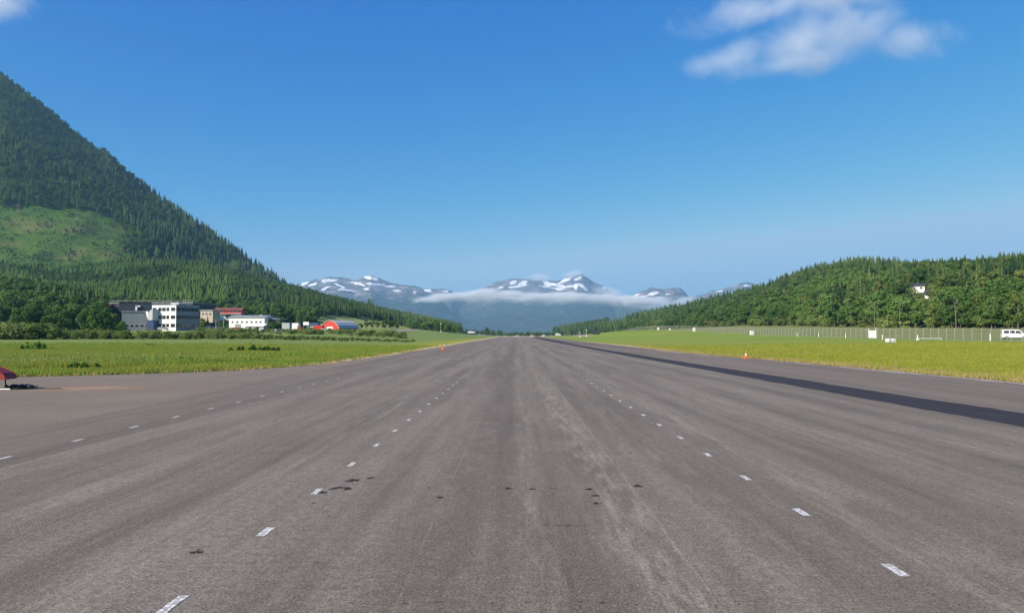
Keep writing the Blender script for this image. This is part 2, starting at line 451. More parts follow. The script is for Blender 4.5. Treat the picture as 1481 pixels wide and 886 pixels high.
# oil / tar blobs
bl = g.noise(P, 11, 3, .6)
for bx, by, br in ((-2.36, 9.75, .2), (-2.48, 9.45, .15), (-2.2, 9.7, .14), (-2.42, 8.9, .08), (-2.26, 10.25, .2), (-2.05, 10.45, .14), (.95, 8.9, .09), (.97, 9.3, .1), (.93, 9.7, .09), (-.12, 9.73, .12), (.2, 9.7, .08), (-.95, 9.2, .1), (-2.95, 6.9, .12), (1.6, 9.9, .14)):
    d = g.math('SQRT', (X - bx) * (X - bx) * 1.3 + (Y - by) * (Y - by) * .7)
    base = g.mix(g.ss(d + (bl - .5) * br * 2.2, br * .52, br * .4) * .95, base, (.022, .018, .017))
base = g.mix(1.0, base, (1.06, 1.065, .97, 1), 'MULTIPLY')
hgt = grain * .6 + grain2 * .4 + mill * millm * .03 + gr3 * .4
bsdf(g, out, base, .85, 0, g.bump(hgt, .8, .015), .12)
ys = axis([(-30, 30, 1.0), (30, 36, .25), (36, 90, .7), (90, 300, 3), (300, 720, 10)])
rows = []
for y in ys:
    j = .28 * (fbm(np.array([y * .9]), np.array([0.5]), 5)[0] - .5)
    j2 = .5 * (fbm(np.array([y * .5]), np.array([3.5]), 9)[0] - .5)
    a, b = XL(y) + j, XR(y) + j2
    rows.append([(a + (b - a) * t, y, 0.0) for t in np.linspace(0, 1, 9)])
rows = np.array(rows); ri = np.arange(rows.shape[0] * rows.shape[1]).reshape(rows.shape[:2])
tag(link('runway', npmesh('runway', rows.reshape(-1, 3), gridfaces(ri), [m])), kind='structure')

# dark resurfaced strip
m, g, out = newmat('new_black_asphalt')
P = g.pos(); X, Y, Z = g.sep(P)
c = g.mix(g.ss(g.noise(P, 40, 3, .7), .3, .7), (.016, .014, .014), (.045, .038, .036))
c = g.mix(g.ss(g.noise(g.scale(P, (1, .1, 1)), 2, 3), .5, .8) * .4, c, (.1, .085, .08))
bsdf(g, out, c, .8, 0, g.bump(g.noise(P, 60, 3, .7), .5, .01), .3)
ya = axis([(-30, 10, 2), (10, 120, .4), (120, 705, 6)])
va = []
for y in ya:
    a = np.interp(y, [-30, 16, 53, 102, 258, 705], [11.2, 11.0, 10.65, 10.3, 10.1, 11.5]) + .08 * (vnoise(y * .8, 1., 2) - .5) + .12 * (vnoise(y * 3.1, 1., 6) - .5)
    b = np.interp(y, [-30, 19, 60, 102, 190, 258, 705], [13.1, 12.9, 12.2, 11.9, 12.2, 14, 17.5]) + .15 * (vnoise(y * .5, 5., 4) - .5) + .15 * (vnoise(y * 2.7, 1., 16) - .5)
    va.append([(a, y, .004), ((a + b) / 2, y, .004), (b, y, .004)])
va = np.array(va); ri = np.arange(va.shape[0] * 3).reshape(-1, 3)
tag(link('asphalt_strip', npmesh('asphalt_strip', va.reshape(-1, 3), gridfaces(ri), [m])), kind='structure')
va = []
for y in axis([(95, 250, 4), (250, 256, 6)]):
    a = np.interp(y, [95, 130, 194, 256], [17.9, 15.9, 12.6, 12.4]) + .1 * (vnoise(y * .3, 1., 22) - .5)
    va.append([(a, y, .008), (a + np.interp(y, [95, 150, 256], [.15, .8, 1.6]), y, .008)])
va = np.array(va); ri = np.arange(va.shape[0] * 2).reshape(-1, 2)
tag(link('asphalt_strip', npmesh('asphalt_strip', va.reshape(-1, 3), gridfaces(ri), [m])), kind='structure')

# painted dashes
m, g, out = newmat('worn_white_paint')
P = g.pos()
n = g.noise(P, 22, 4, .75)
ox, oy, oz = g.sep(g.obj())
c = g.mix(g.ss(n, .38, .56), (.27, .25, .22), (.74, .73, .7))
c = g.mix(g.ss(ox.abs(), .012, .004) * .6, c, (.3, .28, .25))
bsdf(g, out, c, .7, 0, g.bump(g.noise(P, 60, 2), .3, .004), .3)
M['paint_dash'] = m
def dash(x, y, wd=.1, ln=.36, skew=0.0):
    n = 8; vs = []
    for i in range(n + 1):
        t = i / n - .5
        vs += [(-wd / 2 + random.uniform(-.006, .006) + skew * t, t * ln, 0), (wd / 2 + random.uniform(-.006, .006) + skew * t, t * ln, 0)]
    fs = np.array([(2 * i, 2 * i + 1, 2 * i + 3, 2 * i + 2) for i in range(n)])
    o = link('runway_marking', npmesh('runway_marking', vs, fs, [m]), None, (x, y, .004))
    tag(o, kind='structure', group='white dashes painted on the runway'); return o
for k in range(20):
    dash(-2.56 + .001 * k, 5.58 + 1.985 * k + random.uniform(-.04, .04), random.uniform(.075, .095) * (1 - k * .018), random.uniform(.31, .38))
    dash(3.22 - .012 * k, 6.44 + 2.02 * k + random.uniform(-.04, .04), random.uniform(.075, .095) * (1 - k * .018), random.uniform(.31, .38))
for k in range(12):
    dash(-8.35 + .01 * k, 12.1 + 2.0 * k + random.uniform(-.05, .05), .08, .34)
# pale dusty line along the right pavement edge
m, g, out = newmat('dusty_edge_line')
P = g.pos(); n = g.noise(P, 1.6, 4, .7)
c = g.mix(g.ss(n, .35, .6), (.24, .2, .17), (.62, .55, .48))
bsdf(g, out, c, .9, 0, None, .1)
for (ya_, yb_, off, wd) in ((20, 47, .55, .34), (49, 58, .6, .25), (66, 74, 1.3, .35), (80, 98, .5, .3)):
    va = []
    for y in np.arange(ya_, yb_ + .1, .5):
        wn = wd * (.35 + 1.1 * vnoise(y * 1.3, 8., 31)); xr = XR(y) - off
        tp = min(1, (y - ya_) / 2, (yb_ - y) / 2 + .01)
        va.append([(xr - wn * tp / 2, y, .006), (xr + wn * tp / 2 + .01, y, .006)])
    va = np.array(va); ri = np.arange(len(va) * 2).reshape(-1, 2)
    tag(link('edge_line', npmesh('edge_line', va.reshape(-1, 3), gridfaces(ri), [m])), kind='structure')

# ------------------------------------------------------------------ foliage materials
def foliage(name, c0, c1, c2, trans=.25):
    m, g, out = newmat(name)
    r = g.rnd(); P = g.obj()
    n = g.noise(P, .55, 3, .6)
    c = g.mix(g.ss(r, 0, 1), c0, c1)
    c = g.mix(g.ss(n, .4, .75) * .7, c, c2)
    if 'grass' not in name:
        W = g.pos(); w1 = g.noise(W, .011, 4, .6)
        c = g.mix(g.ss(w1, .48, .66) * .55, c, tuple(x * 1.45 for x in c1)); c = g.mix(g.ss(w1, .5, .34) * .4, c, tuple(x * .7 for x in c0))
    if 'grass' in name:
        W = g.pos(); w1 = g.noise(g.scale(W, (.03, .16, 0)), 1, 3, .6); w2 = g.noise(W, .45, 3, .6)
        c = g.mix(g.ss(w1, .42, .62) * .55, c, c1 if 'dry' in name else (.4, .38, .08))
        c = g.mix(g.ss(w2, .5, .72) * .5, c, tuple(x * .75 for x in c0))
    d = g.node('ShaderNodeBsdfDiffuse'); g.put(d.inputs['Color'], c)
    t = g.node('ShaderNodeBsdfTranslucent'); g.put(t.inputs['Color'], g.mix(.5, c, (.12, .2, .02)))
    mx = g.node('ShaderNodeMixShader'); mx.inputs[0].default_value = trans
    g.nt.links.new(d.outputs[0], mx.inputs[1]); g.nt.links.new(t.outputs[0], mx.inputs[2])
    g.nt.links.new(mx.outputs[0], out.inputs['Surface']); return m
M['leaf'] = foliage('broadleaf_foliage', (0.05, 0.112, 0.0325), (0.112, 0.188, 0.0475), (0.1, 0.163, 0.045))
M['leaf_olive'] = foliage('olive_foliage', (0.1, 0.15, 0.0438), (0.175, 0.219, 0.0625), (0.15, 0.188, 0.0562))
M['needle'] = foliage('spruce_needles', (0.0312, 0.075, 0.0312), (0.144, 0.206, 0.0625), (0.0625, 0.125, 0.0413), .15)
M['needle_light'] = foliage('young_spruce_needles', (0.0875, 0.175, 0.0438), (0.156, 0.25, 0.0625), (0.125, 0.213, 0.05), .2)
M['shrub'] = foliage('shrub_leaves', (.12, .18, .045), (.21, .27, .09), (.17, .21, .07))
M['weed'] = foliage('weed_leaves', (.08, .17, .03), (.13, .23, .05), (.1, .18, .03))
M['grassl'] = foliage('grass_blades', (.17, .28, .05), (.33, .4, .075), (.24, .33, .06), .35)
M['grassd'] = foliage('dry_grass_blades', (.36, .3, .11), (.45, .37, .16), (.32, .31, .09), .3)
M['grassr'] = foliage('mown_grass_blades', (.22, .28, .035), (.38, .4, .06), (.31, .35, .05), .35)
M['seed'] = foliage('seed_heads', (.35, .33, .16), (.5, .46, .3), (.4, .38, .2), .3)
M['bark'] = paint('bark', (.11, .09, .07), .95, var=.35, scale=4)
M['bark_pale'] = paint('pale_bark', (.27, .25, .21), .9, var=.35, scale=3)

# ------------------------------------------------------------------ plant prototypes
def quads(C, N, size, rs, asp=1.0):
    """leaf clump quads at centres C with rough normals N"""
    n = len(C)
    N = N + rs.normal(0, .55, (n, 3)); N /= np.linalg.norm(N, axis=1)[:, None] + 1e-9
    A = np.cross(N, rs.normal(0, 1, (n, 3))); A /= np.linalg.norm(A, axis=1)[:, None] + 1e-9
    B = np.cross(N, A)
    s = (size * rs.uniform(.6, 1.35, n))[:, None]
    k = rs.uniform(.5, 1, (4, n))[:, :, None]
    V = np.stack([C + A * s * k[0], C + B * s * asp * k[1], C - A * s * k[2], C - B * s * asp * k[3]], 1).reshape(-1, 3)
    return V, np.arange(4 * n).reshape(-1, 4)

def broadleaf(seed, H=12., W=3.8, nleaf=1300, size=.42, low=.12, lobes=13, tall=.5):
    """returns (trunk V, list of quads), (leaf V, F)"""
    rs = np.random.RandomState(seed)
    zc = H * (low + (1 - low) * .52); rz = H * (1 - low) * .5
    Ls = []
    for i in range(lobes):
        a = rs.uniform(0, 6.28); v = rs.uniform(-1, .95)
        rr = math.sqrt(max(0, 1 - v * v)) * rs.uniform(.35, .78)
        wz = 1.0 - .25 * max(v, 0)
        c = np.array([math.cos(a) * rr * W * wz, math.sin(a) * rr * W * wz, zc + v * rz * .72])
        r = W * rs.uniform(.3, .5)
        Ls.append((c, r))
    C = []; N = []
    w_ = np.array([r ** 2 for c, r in Ls]); w_ /= w_.sum()
    cnt = rs.multinomial(nleaf, w_)
    for (c, r), k in zip(Ls, cnt):
        d = rs.normal(0, 1, (k, 3)); d /= np.linalg.norm(d, axis=1)[:, None]
        rad = r * rs.uniform(.5, 1.08, k) ** .6
        C.append(c + d * rad[:, None] * np.array([1, 1, .85])); N.append(d)
    C = np.concatenate(C); N = np.concatenate(N)
    C[:, 2] = np.maximum(C[:, 2], .3)
    leaf = quads(C, N, size, rs)
    tr = MB(); tr.tube([(0, 0, -.5), (.1, .05, H * .3), (.05, -.1, H * .75)], H * .017, 7, H * .006)
    for i in range(min(6, lobes)):
        c = Ls[i][0]; tr.tube([(.08, .03, H * .28 + i * .04 * H), tuple(c * [.5, .5, 1] * np.array([1, 1, .9])), tuple(c)], H * .007, 5, H * .002)
    return tr, leaf

def spruce(seed, H=14., W=2.4, tiers=17, nb=9, low=.06):
    rs = np.random.RandomState(seed)
    V = []; Fq = []
    for i in range(tiers):
        t = i / (tiers - 1); z = H * (low + (1 - low) * t ** .92)
        r = W * (1 - t) ** .85 * rs.uniform(.8, 1.12) + .12
        nbr = max(4, int(nb * (1 - t * .45)))
        for b in range(nbr):
            a = 2 * math.pi * (b + rs.uniform(-.35, .35)) / nbr + i * 1.1
            rr = r * rs.uniform(.72, 1.15); dz = -rr * rs.uniform(.28, .5)
            ca, sa = math.cos(a), math.sin(a)
            wd = rr * rs.uniform(.3, .44) + .08
            px, py = -sa * wd, ca * wd
            h0 = H / tiers * 1.05
            n = len(V)
            V += [(0, 0, z + h0 * .8), (ca * rr * .55 + px, sa * rr * .55 + py, z + dz * .35 - .08 * rs.rand()), (ca * rr, sa * rr, z + dz * .75 + .1), (ca * rr * .55 - px, sa * rr * .55 - py, z + dz * .35 - .12 * rs.rand())]
            Fq.append((n, n + 1, n + 2, n + 3))
            V += [(ca * rr * .3, sa * rr * .3, z + h0 * .3), (ca * rr * .9 + px * .5, sa * rr * .9 + py * .5, z + dz), (ca * rr * .75, sa * rr * .75, z + dz * 1.2 - h0 * .35), (ca * rr * .35 - px * .5, sa * rr * .35 - py * .5, z + dz * .6 - h0 * .3)]
            Fq.append((n + 4, n + 5, n + 6, n + 7))
    n = len(V)
    for a in (0, 1.57, 3.14, 4.71):
        V += [(0, 0, H * 1.035)] if a == 0 else []
    base = n + 1
    for k in range(4):
        a = k * 1.57; V.append((math.cos(a) * .16, math.sin(a) * .16, H * .93))
    F3 = [(n, base + k, base + (k + 1) % 4) for k in range(4)]
    tr = MB(); tr.tube([(0, 0, -.6), (0, 0, H * .9)], H * .014, 6, H * .003)
    return tr, (np.array(V), [np.array(Fq), np.array(F3)])

def trmesh(name, mb, mat):
    me = bpy.data.meshes.new(name); me.from_pydata(mb.v, [], mb.f); me.materials.append(mat); return me

def leafmesh(name, leaf, mat):
    return npmesh(name, leaf[0], leaf[1], [mat])

def combined(name, tr, leaf, mt, ml):
    Fl = leaf[1] if isinstance(leaf[1], list) else [leaf[1]]
    V = np.concatenate([leaf[0], np.array(tr.v)]); n0 = len(leaf[0])
    q = [tuple(i + n0 for i in f) for f in tr.f if len(f) == 4]
    Fs = [np.asarray(f) for f in Fl] + [np.array(q)]
    fm = np.concatenate([np.zeros(sum(len(f) for f in Fl)), np.ones(len(q))])
    return npmesh(name, V, Fs, [ml, mt], fm)

KINDS = {}
def register(kind, variants, mt, ml):
    L = []
    for i, (tr, leaf) in enumerate(variants):
        L.append(dict(trunk=trmesh(kind + '_trunk', tr, mt), crown=leafmesh(kind + '_crown', leaf, ml), both=combined(kind, tr, leaf, mt, ml)))
    KINDS[kind] = L
register('broadleaf_tree', [broadleaf(s, 12, W, nl_, sz, .1, lb) for s, W, nl_, sz, lb in ((1, 3.9, 1500, .4, 15), (2, 3.2, 1300, .38, 12), (3, 4.4, 1700, .42, 18), (4, 2.8, 1200, .36, 12), (5, 3.6, 1400, .4, 10))], M['bark'], M['leaf'])
register('olive_tree', [broadleaf(s, 12, W, 1250, .36, .14, 12) for s, W in ((11, 3.3), (12, 2.7), (13, 3.8))], M['bark'], M['leaf_olive'])
register('spruce_tree', [spruce(s, 14, W, T) for s, W, T in ((21, 2.5, 17), (22, 2.1, 18), (23, 2.8, 16), (24, 1.8, 17), (25, 2.3, 19))], M['bark'], M['needle'])
register('young_spruce', [spruce(s, 14, W, T, 9, .03) for s, W, T in ((31, 3.2, 13), (32, 2.8, 13), (33, 3.4, 12))], M['bark'], M['needle_light'])
register('shrub', [broadleaf(s, 3.0, W, 900, .17, .0, lb) for s, W, lb in ((41, 1.9, 12), (42, 1.5, 10), (43, 2.2, 14), (44, 1.3, 8))], M['bark'], M['shrub'])

# ------------------------------------------------------------------ scatter (geometry nodes) for uncountable growth
def scatter(name, label, cat, meshes, P, rot, scl, idx, group=None):
    """points with rotation z, scale (n,3), variant idx; kind stuff"""
    pc = bpy.data.collections.new(name + '_kinds')
    for i, me in enumerate(meshes):
        o = bpy.data.objects.new('%s_kind_%02d' % (name, i), me); pc.objects.link(o)
    me = bpy.data.meshes.new(name); n = len(P)
    me.vertices.add(n); me.vertices.foreach_set('co', np.asarray(P, np.float32).ravel())
    a = me.attributes.new('rz', 'FLOAT_VECTOR', 'POINT'); rv = np.zeros((n, 3), np.float32); rv[:, 2] = rot
    a.data.foreach_set('vector', rv.ravel())
    a = me.attributes.new('scl', 'FLOAT_VECTOR', 'POINT'); a.data.foreach_set('vector', np.asarray(scl, np.float32).ravel())
    a = me.attributes.new('idx', 'INT', 'POINT'); a.data.foreach_set('value', np.asarray(idx, np.int32))
    ng = bpy.data.node_groups.new(name + '_scatter', 'GeometryNodeTree')
    ng.interface.new_socket('Geometry', in_out='INPUT', socket_type='NodeSocketGeometry')
    ng.interface.new_socket('Geometry', in_out='OUTPUT', socket_type='NodeSocketGeometry')
    N = ng.nodes; L = ng.links
    gi = N.new('NodeGroupInput'); go = N.new('NodeGroupOutput')
    mp = N.new('GeometryNodeMeshToPoints'); ip = N.new('GeometryNodeInstanceOnPoints'); ci = N.new('GeometryNodeCollectionInfo')
    ci.inputs['Collection'].default_value = pc; ci.inputs['Separate Children'].default_value = True; ci.inputs['Reset Children'].default_value = True
    ip.inputs['Pick Instance'].default_value = True
    def na(nm, dt):
        q = N.new('GeometryNodeInputNamedAttribute'); q.data_type = dt; q.inputs['Name'].default_value = nm
        return [o for o in q.outputs if o.enabled][0]
    L.new(gi.outputs[0], mp.inputs['Mesh']); L.new(mp.outputs[0], ip.inputs['Points']); L.new(ci.outputs[0], ip.inputs['Instance'])
    L.new(na('idx', 'INT'), ip.inputs['Instance Index'])
    er = N.new('FunctionNodeEulerToRotation'); L.new(na('rz', 'FLOAT_VECTOR'), er.inputs[0]); L.new(er.outputs[0], ip.inputs['Rotation'])
    L.new(na('scl', 'FLOAT_VECTOR'), ip.inputs['Scale'])
    L.new(ip.outputs[0], go.inputs[0])
    o = link(name, me)
    md = o.modifiers.new('scatter', 'NODES'); md.node_group = ng
    tag(o, label, cat, group, 'stuff')
    return o

# ------------------------------------------------------------------ hills
class Hill:
    def __init__(s, px, ridge, ridgeY, footY, footz, tree_h, rows=70, cols=160, power=1.0, amp=6, seed=1, back=1.5, sc=120., knee=None):
        s.px0, s.px1 = px[0], px[-1]
        c = np.linspace(px[0], px[-1], cols)
        rp = np.interp(c, px, ridge); ry = np.interp(c, px, ridgeY); fy = np.interp(c, px, footY)
        t = np.concatenate([np.linspace(0, 1, rows), np.linspace(1, back, rows // 3)[1:]])
        s.c = c; s.t = t
        u = np.array([at(a, 484, 1000.)[0] / 1000. for a in c])
        rz = np.array([at(a, b, d)[2] for a, b, d in zip(c, rp, ry)]) - tree_h
        Yg = fy[None, :] + (ry - fy)[None, :] * t[:, None]
        Xg = u[None, :] * Yg
        fz = footz(u * fy, fy)
        tt = np.clip(t, 0, 1)[:, None]
        pr = tt ** power if knee is None else np.interp(tt, knee[0], knee[1])
        Zg = fz[None, :] + (rz - fz)[None, :] * pr
        bk = np.clip(t - 1, 0, None)[:, None]
        Zg = Zg - bk * (rz - fz)[None, :] * .75 - bk ** 2 * 20
        env = np.sin(np.pi * np.clip(t, 0, 1))[:, None] ** .6
        Zg = Zg + amp * env * (fbm(Xg / sc, Yg / sc, seed, 4, True) - .5) * 2
        s.X, s.Y, s.Z = Xg, Yg, Zg
    def idx(s): return np.arange(s.X.size).reshape(s.X.shape)
    def V(s): return np.stack([s.X, s.Y, s.Z], -1).reshape(-1, 3)
    def sample(s, c, t):
        fc = np.clip((c - s.px0) / (s.px1 - s.px0) * (len(s.c) - 1), 0, len(s.c) - 1.001)
        ft = np.interp(t, s.t, np.arange(len(s.t))); ft = np.clip(ft, 0, len(s.t) - 1.001)
        i = fc.astype(int); j = ft.astype(int); a = fc - i; b = ft - j
        r = []
        for A in (s.X, s.Y, s.Z):
            r.append((A[j, i] * (1 - a) + A[j, i + 1] * a) * (1 - b) + (A[j + 1, i] * (1 - a) + A[j + 1, i + 1] * a) * b)
        return np.stack(r, -1)
    def scatter_pts(s, per, tmax=1.12, rs=RS):
        # uniform in plan area: cell areas
        A = np.abs((s.X[:-1, 1:] - s.X[:-1, :-1]) * (s.Y[1:, :-1] - s.Y[:-1, :-1]) - (s.Y[:-1, 1:] - s.Y[:-1, :-1]) * (s.X[1:, :-1] - s.X[:-1, :-1])); tm = s.t[:-1] <= tmax
        A = A * tm[:, None]; n = int(A.sum() / per)
        cell = rs.choice(A.size, n, p=(A / A.sum()).ravel())
        j, i = np.unravel_index(cell, A.shape)
        c = s.px0 + (i + rs.rand(n)) / (len(s.c) - 1) * (s.px1 - s.px0)
        t = s.t[j] + rs.rand(n) * (s.t[j + 1] - s.t[j])
        return c, t, s.sample(c, t)
    def at_pixel(s, px, py):
        t = np.linspace(0, 1, 400); p = s.sample(np.full(400, float(px)), t); q = proj(p)[:, 1]
        k = np.argmax(q <= py) if (q <= py).any() else 399
        return p[k]

def hillmat(name, floor0, floor1, open0, open1):
    m, g, out = newmat(name)
    P = g.pos(); cl = g.attr('open')
    n = g.noise(P, .05, 4); n2 = g.noise(P, .35, 4, .65); n3 = g.noise(P, .012, 3)
    a = g.mix(g.ss(n, .3, .7), floor0, floor1)
    b = g.mix(g.ss(n2, .35, .68), open0, open1)
    b = g.mix(g.ss(n, .5, .72) * .6, b, tuple(x * .5 for x in open0))
    b = g.mix(g.ss(n3, .55, .7) * .5, b, (.17, .15, .07))
    c = g.mix(g.ss(cl + (n - .5) * .3, .4, .6), a, b)
    bsdf(g, out, c, .95, 0, g.bump(n2, .8, 1.2), .05); return m

CLEAR = [(-260, 285), (-100, 296), (0, 300), (60, 298), (120, 304), (165, 317), (183, 338), (172, 352), (178, 366), (200, 378), (190, 392), (-260, 392)]
MEADOW = [(444, 482), (450, 468), (458, 461), (475, 458), (505, 458), (535, 461), (565, 467), (592, 473), (604, 482)]
TRACK = [(-260, 330)]

Lmt = Hill([-420, -200, 0, 50, 100, 150, 200, 250, 300, 350, 400, 440, 480, 540],
           [-20, 0, 105, 142, 182, 217, 262, 295, 330, 364, 400, 425, 447, 470],
           [2150, 2000, 1850, 1830, 1800, 1780, 1750, 1720, 1690, 1650, 1620, 1600, 1600, 1600],
           [900] * 4 + [920, 940, 960, 990, 1020, 1060, 1100, 1150, 1200, 1300],
           lambda x, y: 40 + 0 * x, 13, 90, 220, 1.0, 26, 5, 1.5, 260., ([0, .3, .7, 1, 2], [0, .24, .66, 1, 1]))
Lfr = Hill([-420, 0, 100, 190, 280, 330, 400, 430, 500, 560, 600, 640, 662, 690],
           [360, 374, 381, 370, 374, 386, 406, 413, 432, 448, 456, 465, 473, 482],
           [900, 950, 960, 980, 1000, 1020, 1060, 1080, 1150, 1230, 1300, 1400, 1450, 1500],
           [400, 440, 440, 450, 460, 470, 480, 490, 520, 560, 640, 760, 840, 900],
           lambda x, y: gz(x, y) - 1.0, 9, 60, 220, 1.15, 5, 8, 1.35, 130.)
Rhl = Hill([800, 845, 900, 950, 1000, 1050, 1100, 1150, 1200, 1240, 1300, 1350, 1400, 1481, 1600, 1800],
           [476, 468, 459, 450, 439, 429, 416, 398, 383, 378, 380, 380, 377, 373, 370, 378],
           [2000, 1750, 1500, 1380, 1280, 1180, 1080, 1000, 930, 880, 820, 770, 720, 640, 560, 480],
           [1500, 1250, 1000, 780, 620, 520, 440, 385, 342, 312, 282, 258, 238, 211, 182, 150],
           lambda x, y: gz(x, y) - .8, 11, 60, 220, .92, 6, 14, 1.5, 110.)
Lkn = Hill([-420, 0, 60, 130, 185, 215, 240], [392, 399, 405, 419, 436, 452, 468], [480] * 7, [312] * 7, lambda x, y: gz(x, y) - 1.0, 10, 40, 120, .9, 3, 19, 1.4, 60.)
for nm, H_, mat, polys in (('hill', Lkn, hillmat('knoll_floor', (.03, .05, .018), (.06, .09, .03), (.1, .15, .03), (.16, .19, .05)), []),
                           ('mountain', Lmt, hillmat('mountain_floor', (.02, .04, .014), (.045, .075, .025), (.05, .115, .014), (.1, .16, .03)), [CLEAR]),
                           ('hill', Lfr, hillmat('hill_floor', (.02, .045, .014), (.045, .08, .025), (.24, .28, .08), (.3, .32, .11)), [MEADOW]),
                           ('hill', Rhl, hillmat('wooded_hill_floor', (.05, .085, .025), (.09, .13, .04), (.1, .15, .03), (.16, .19, .05)), [])):
    me = npmesh(nm, H_.V(), gridfaces(H_.idx()), [mat], smooth=True)
    q = proj(H_.V()); a = np.zeros(len(q), np.float32)
    for pl in polys:
        a = np.maximum(a, inpoly(q[:, 0], q[:, 1] + 2, pl).astype(np.float32))
    if H_ is Lmt: a *= (H_.V()[:, 1] < 1500)
    at_ = me.attributes.new('open', 'FLOAT', 'POINT'); at_.data.foreach_set('value', a)
    tag(link(nm, me), kind='structure')

# ------------------------------------------------------------------ tree population
TREES = []      # dict(kind, var, p, s, rz, zone)
def plant(kind, p, s, rz, zone, sw=1.0, var=None):
    TREES.append((kind, int(RS.randint(len(KINDS[kind]))) if var is None else var, float(p[0]), float(p[1]), float(p[2]), float(s), float(s * sw), float(rz), zone))

# spots where buildings stand on the right hill, with a little open ground in view before them
house_spots = [(1329, 423, 10, 9, 12), (1343, 432, 5, 5, 8), (1137, 426, 3.5, 4, 8), (1405, 400, 6, 5, 2)]
def blocked(q, sz):
    b = np.zeros(len(q), bool)
    for hx, hy, rx, ry, rd in house_spots:
        b |= (np.abs(q[:, 0] - hx) < rx) & (q[:, 1] > hy - 3) & (q[:, 1] - sz < hy - 1) & (q[:, 1] < hy + rd)
    return b

# big left mountain
c, t, p = Lmt.scatter_pts(62, 1.06)
q = proj(p)
jit = (fbm(p[:, 0] / 30, p[:, 1] / 30, 77) - .5) * 30 + (fbm(p[:, 0] / 90, p[:, 1] / 90, 78) - .5) * 50 + RS.normal(0, 3, len(p))
keep = ~inpoly(q[:, 0] + jit, q[:, 1] - 2 + jit * .6, CLEAR) | (p[:, 1] > 1500)
keep &= (q[:, 0] > -300)
keep |= (RS.rand(len(q)) < .015) & (q[:, 0] > -300)
zz = fbm(p[:, 0] / 90, p[:, 1] / 90, 51); zs = fbm(p[:, 0] / 45, p[:, 1] / 45, 52)
ins = inpoly(q[:, 0], q[:, 1], CLEAR) & (p[:, 1] < 1500)
keep |= ins & (fbm(p[:, 0] / 35, p[:, 1] / 35, 91) > .6 - .12 * ss(90, 170, q[:, 0]) - .1 * ss(365, 380, q[:, 1]))
for i in np.nonzero(keep)[0]:
    con = .38 + .6 * ss(180, 320, q[i, 0]) - .1 * ss(.5, .9, t[i]) * (q[i, 0] < 180)
    inside = inpoly(q[i:i+1, 0], q[i:i+1, 1], CLEAR)[0] and p[i, 1] < 1500
    isc = zz[i] + RS.uniform(-.25, .25) < con
    s_ = RS.uniform(.4, 1.45) * (.6 + .95 * zs[i]) * (1.0 if isc else .85) * (1 - .3 * ss(.75, 1, t[i]) * (q[i, 0] < 150))
    if inside: s_ *= .35
    plant('spruce_tree' if isc else 'broadleaf_tree', p[i], s_, RS.uniform(0, 6.28), 'mountain', RS.uniform(.9, 1.25))

# front left hill
c, t, p = Lfr.scatter_pts(34, 1.12)
q = proj(p)
keep = ~inpoly(q[:, 0], q[:, 1] - 1, MEADOW) & (q[:, 0] > -220) & (q[:, 0] < 668)
keep &= ~((q[:, 0] > 150) & (q[:, 0] < 430) & (t < .1))
zz = fbm(p[:, 0] / 70, p[:, 1] / 70, 61)
for i in np.nonzero(keep)[0]:
    young = q[i, 0] < 330 and t[i] > .22
    if young:
        if zz[i] + .25 * ss(.5, 1, t[i]) > .62: plant('broadleaf_tree', p[i], RS.uniform(.5, .75), RS.uniform(0, 6.28), 'front hill')
        else: plant('young_spruce', p[i], RS.uniform(.5, .8), RS.uniform(0, 6.28), 'front hill')
    else:
        con = .34 + .3 * ss(430, 600, q[i, 0])
        if zz[i] + RS.uniform(-.12, .12) < con: plant('spruce_tree', p[i], RS.uniform(.6, 1.0), RS.uniform(0, 6.28), 'front hill', 1.1)
        else: plant('broadleaf_tree', p[i], RS.uniform(.6, .95), RS.uniform(0, 6.28), 'front hill')

# right wooded hill
c, t, p = Rhl.scatter_pts(34, 1.08)
q = proj(p)
sz = 13 * F / np.maximum(p[:, 1], 1)
keep = (q[:, 0] < 1640) & ~blocked(q, sz)
keep &= ~((q[:, 0] > 880) & (q[:, 0] < 925) & (q[:, 1] > 466) & (q[:, 1] < 472))
zz = fbm(p[:, 0] / 60, p[:, 1] / 60, 71)
for i in np.nonzero(keep)[0]:
    con = .27 + .26 * ss(.5, .95, t[i]) + .25 * ss(1000, 880, q[i, 0])
    v = zz[i] + RS.uniform(-.16, .16)
    if v < con: plant('spruce_tree', p[i], RS.uniform(.6, 1.3) * (1 - .15 * (q[i, 0] > 1300)), RS.uniform(0, 6.28), 'right hill', RS.uniform(1.1, 1.6))
    elif v < con + .07: plant('olive_tree', p[i], RS.uniform(.55, 1.1), RS.uniform(0, 6.28), 'right hill', 1.25)
    else: plant('broadleaf_tree', p[i], RS.uniform(.5, 1.1), RS.uniform(0, 6.28), 'right hill', 1.3)

# front row at the foot of the right hill
for k in range(150):
    px = RS.uniform(880, 1560) ; Yf = np.interp(px, [800, 845, 900, 950, 1000, 1050, 1100, 1150, 1200, 1240, 1300, 1350, 1400, 1481, 1600], [1500, 1250, 1000, 780, 620, 520, 440, 385, 342, 312, 282, 258, 238, 211, 182])
    Yk = Yf * RS.uniform(.985, 1.07); x = at(px, 484, Yk)[0]
    pz = max(float(gz(x, Yk)), float(Rhl.sample(np.array([px]), np.array([(Yk - Yf) / 400]))[0][2])) - .3
    kd = RS.choice(['broadleaf_tree', 'broadleaf_tree', 'broadleaf_tree', 'olive_tree'])
    plant(kd, (x, Yk, pz), RS.uniform(.45, .9), RS.uniform(0, 6.28), 'right hill', RS.uniform(1, 1.25))

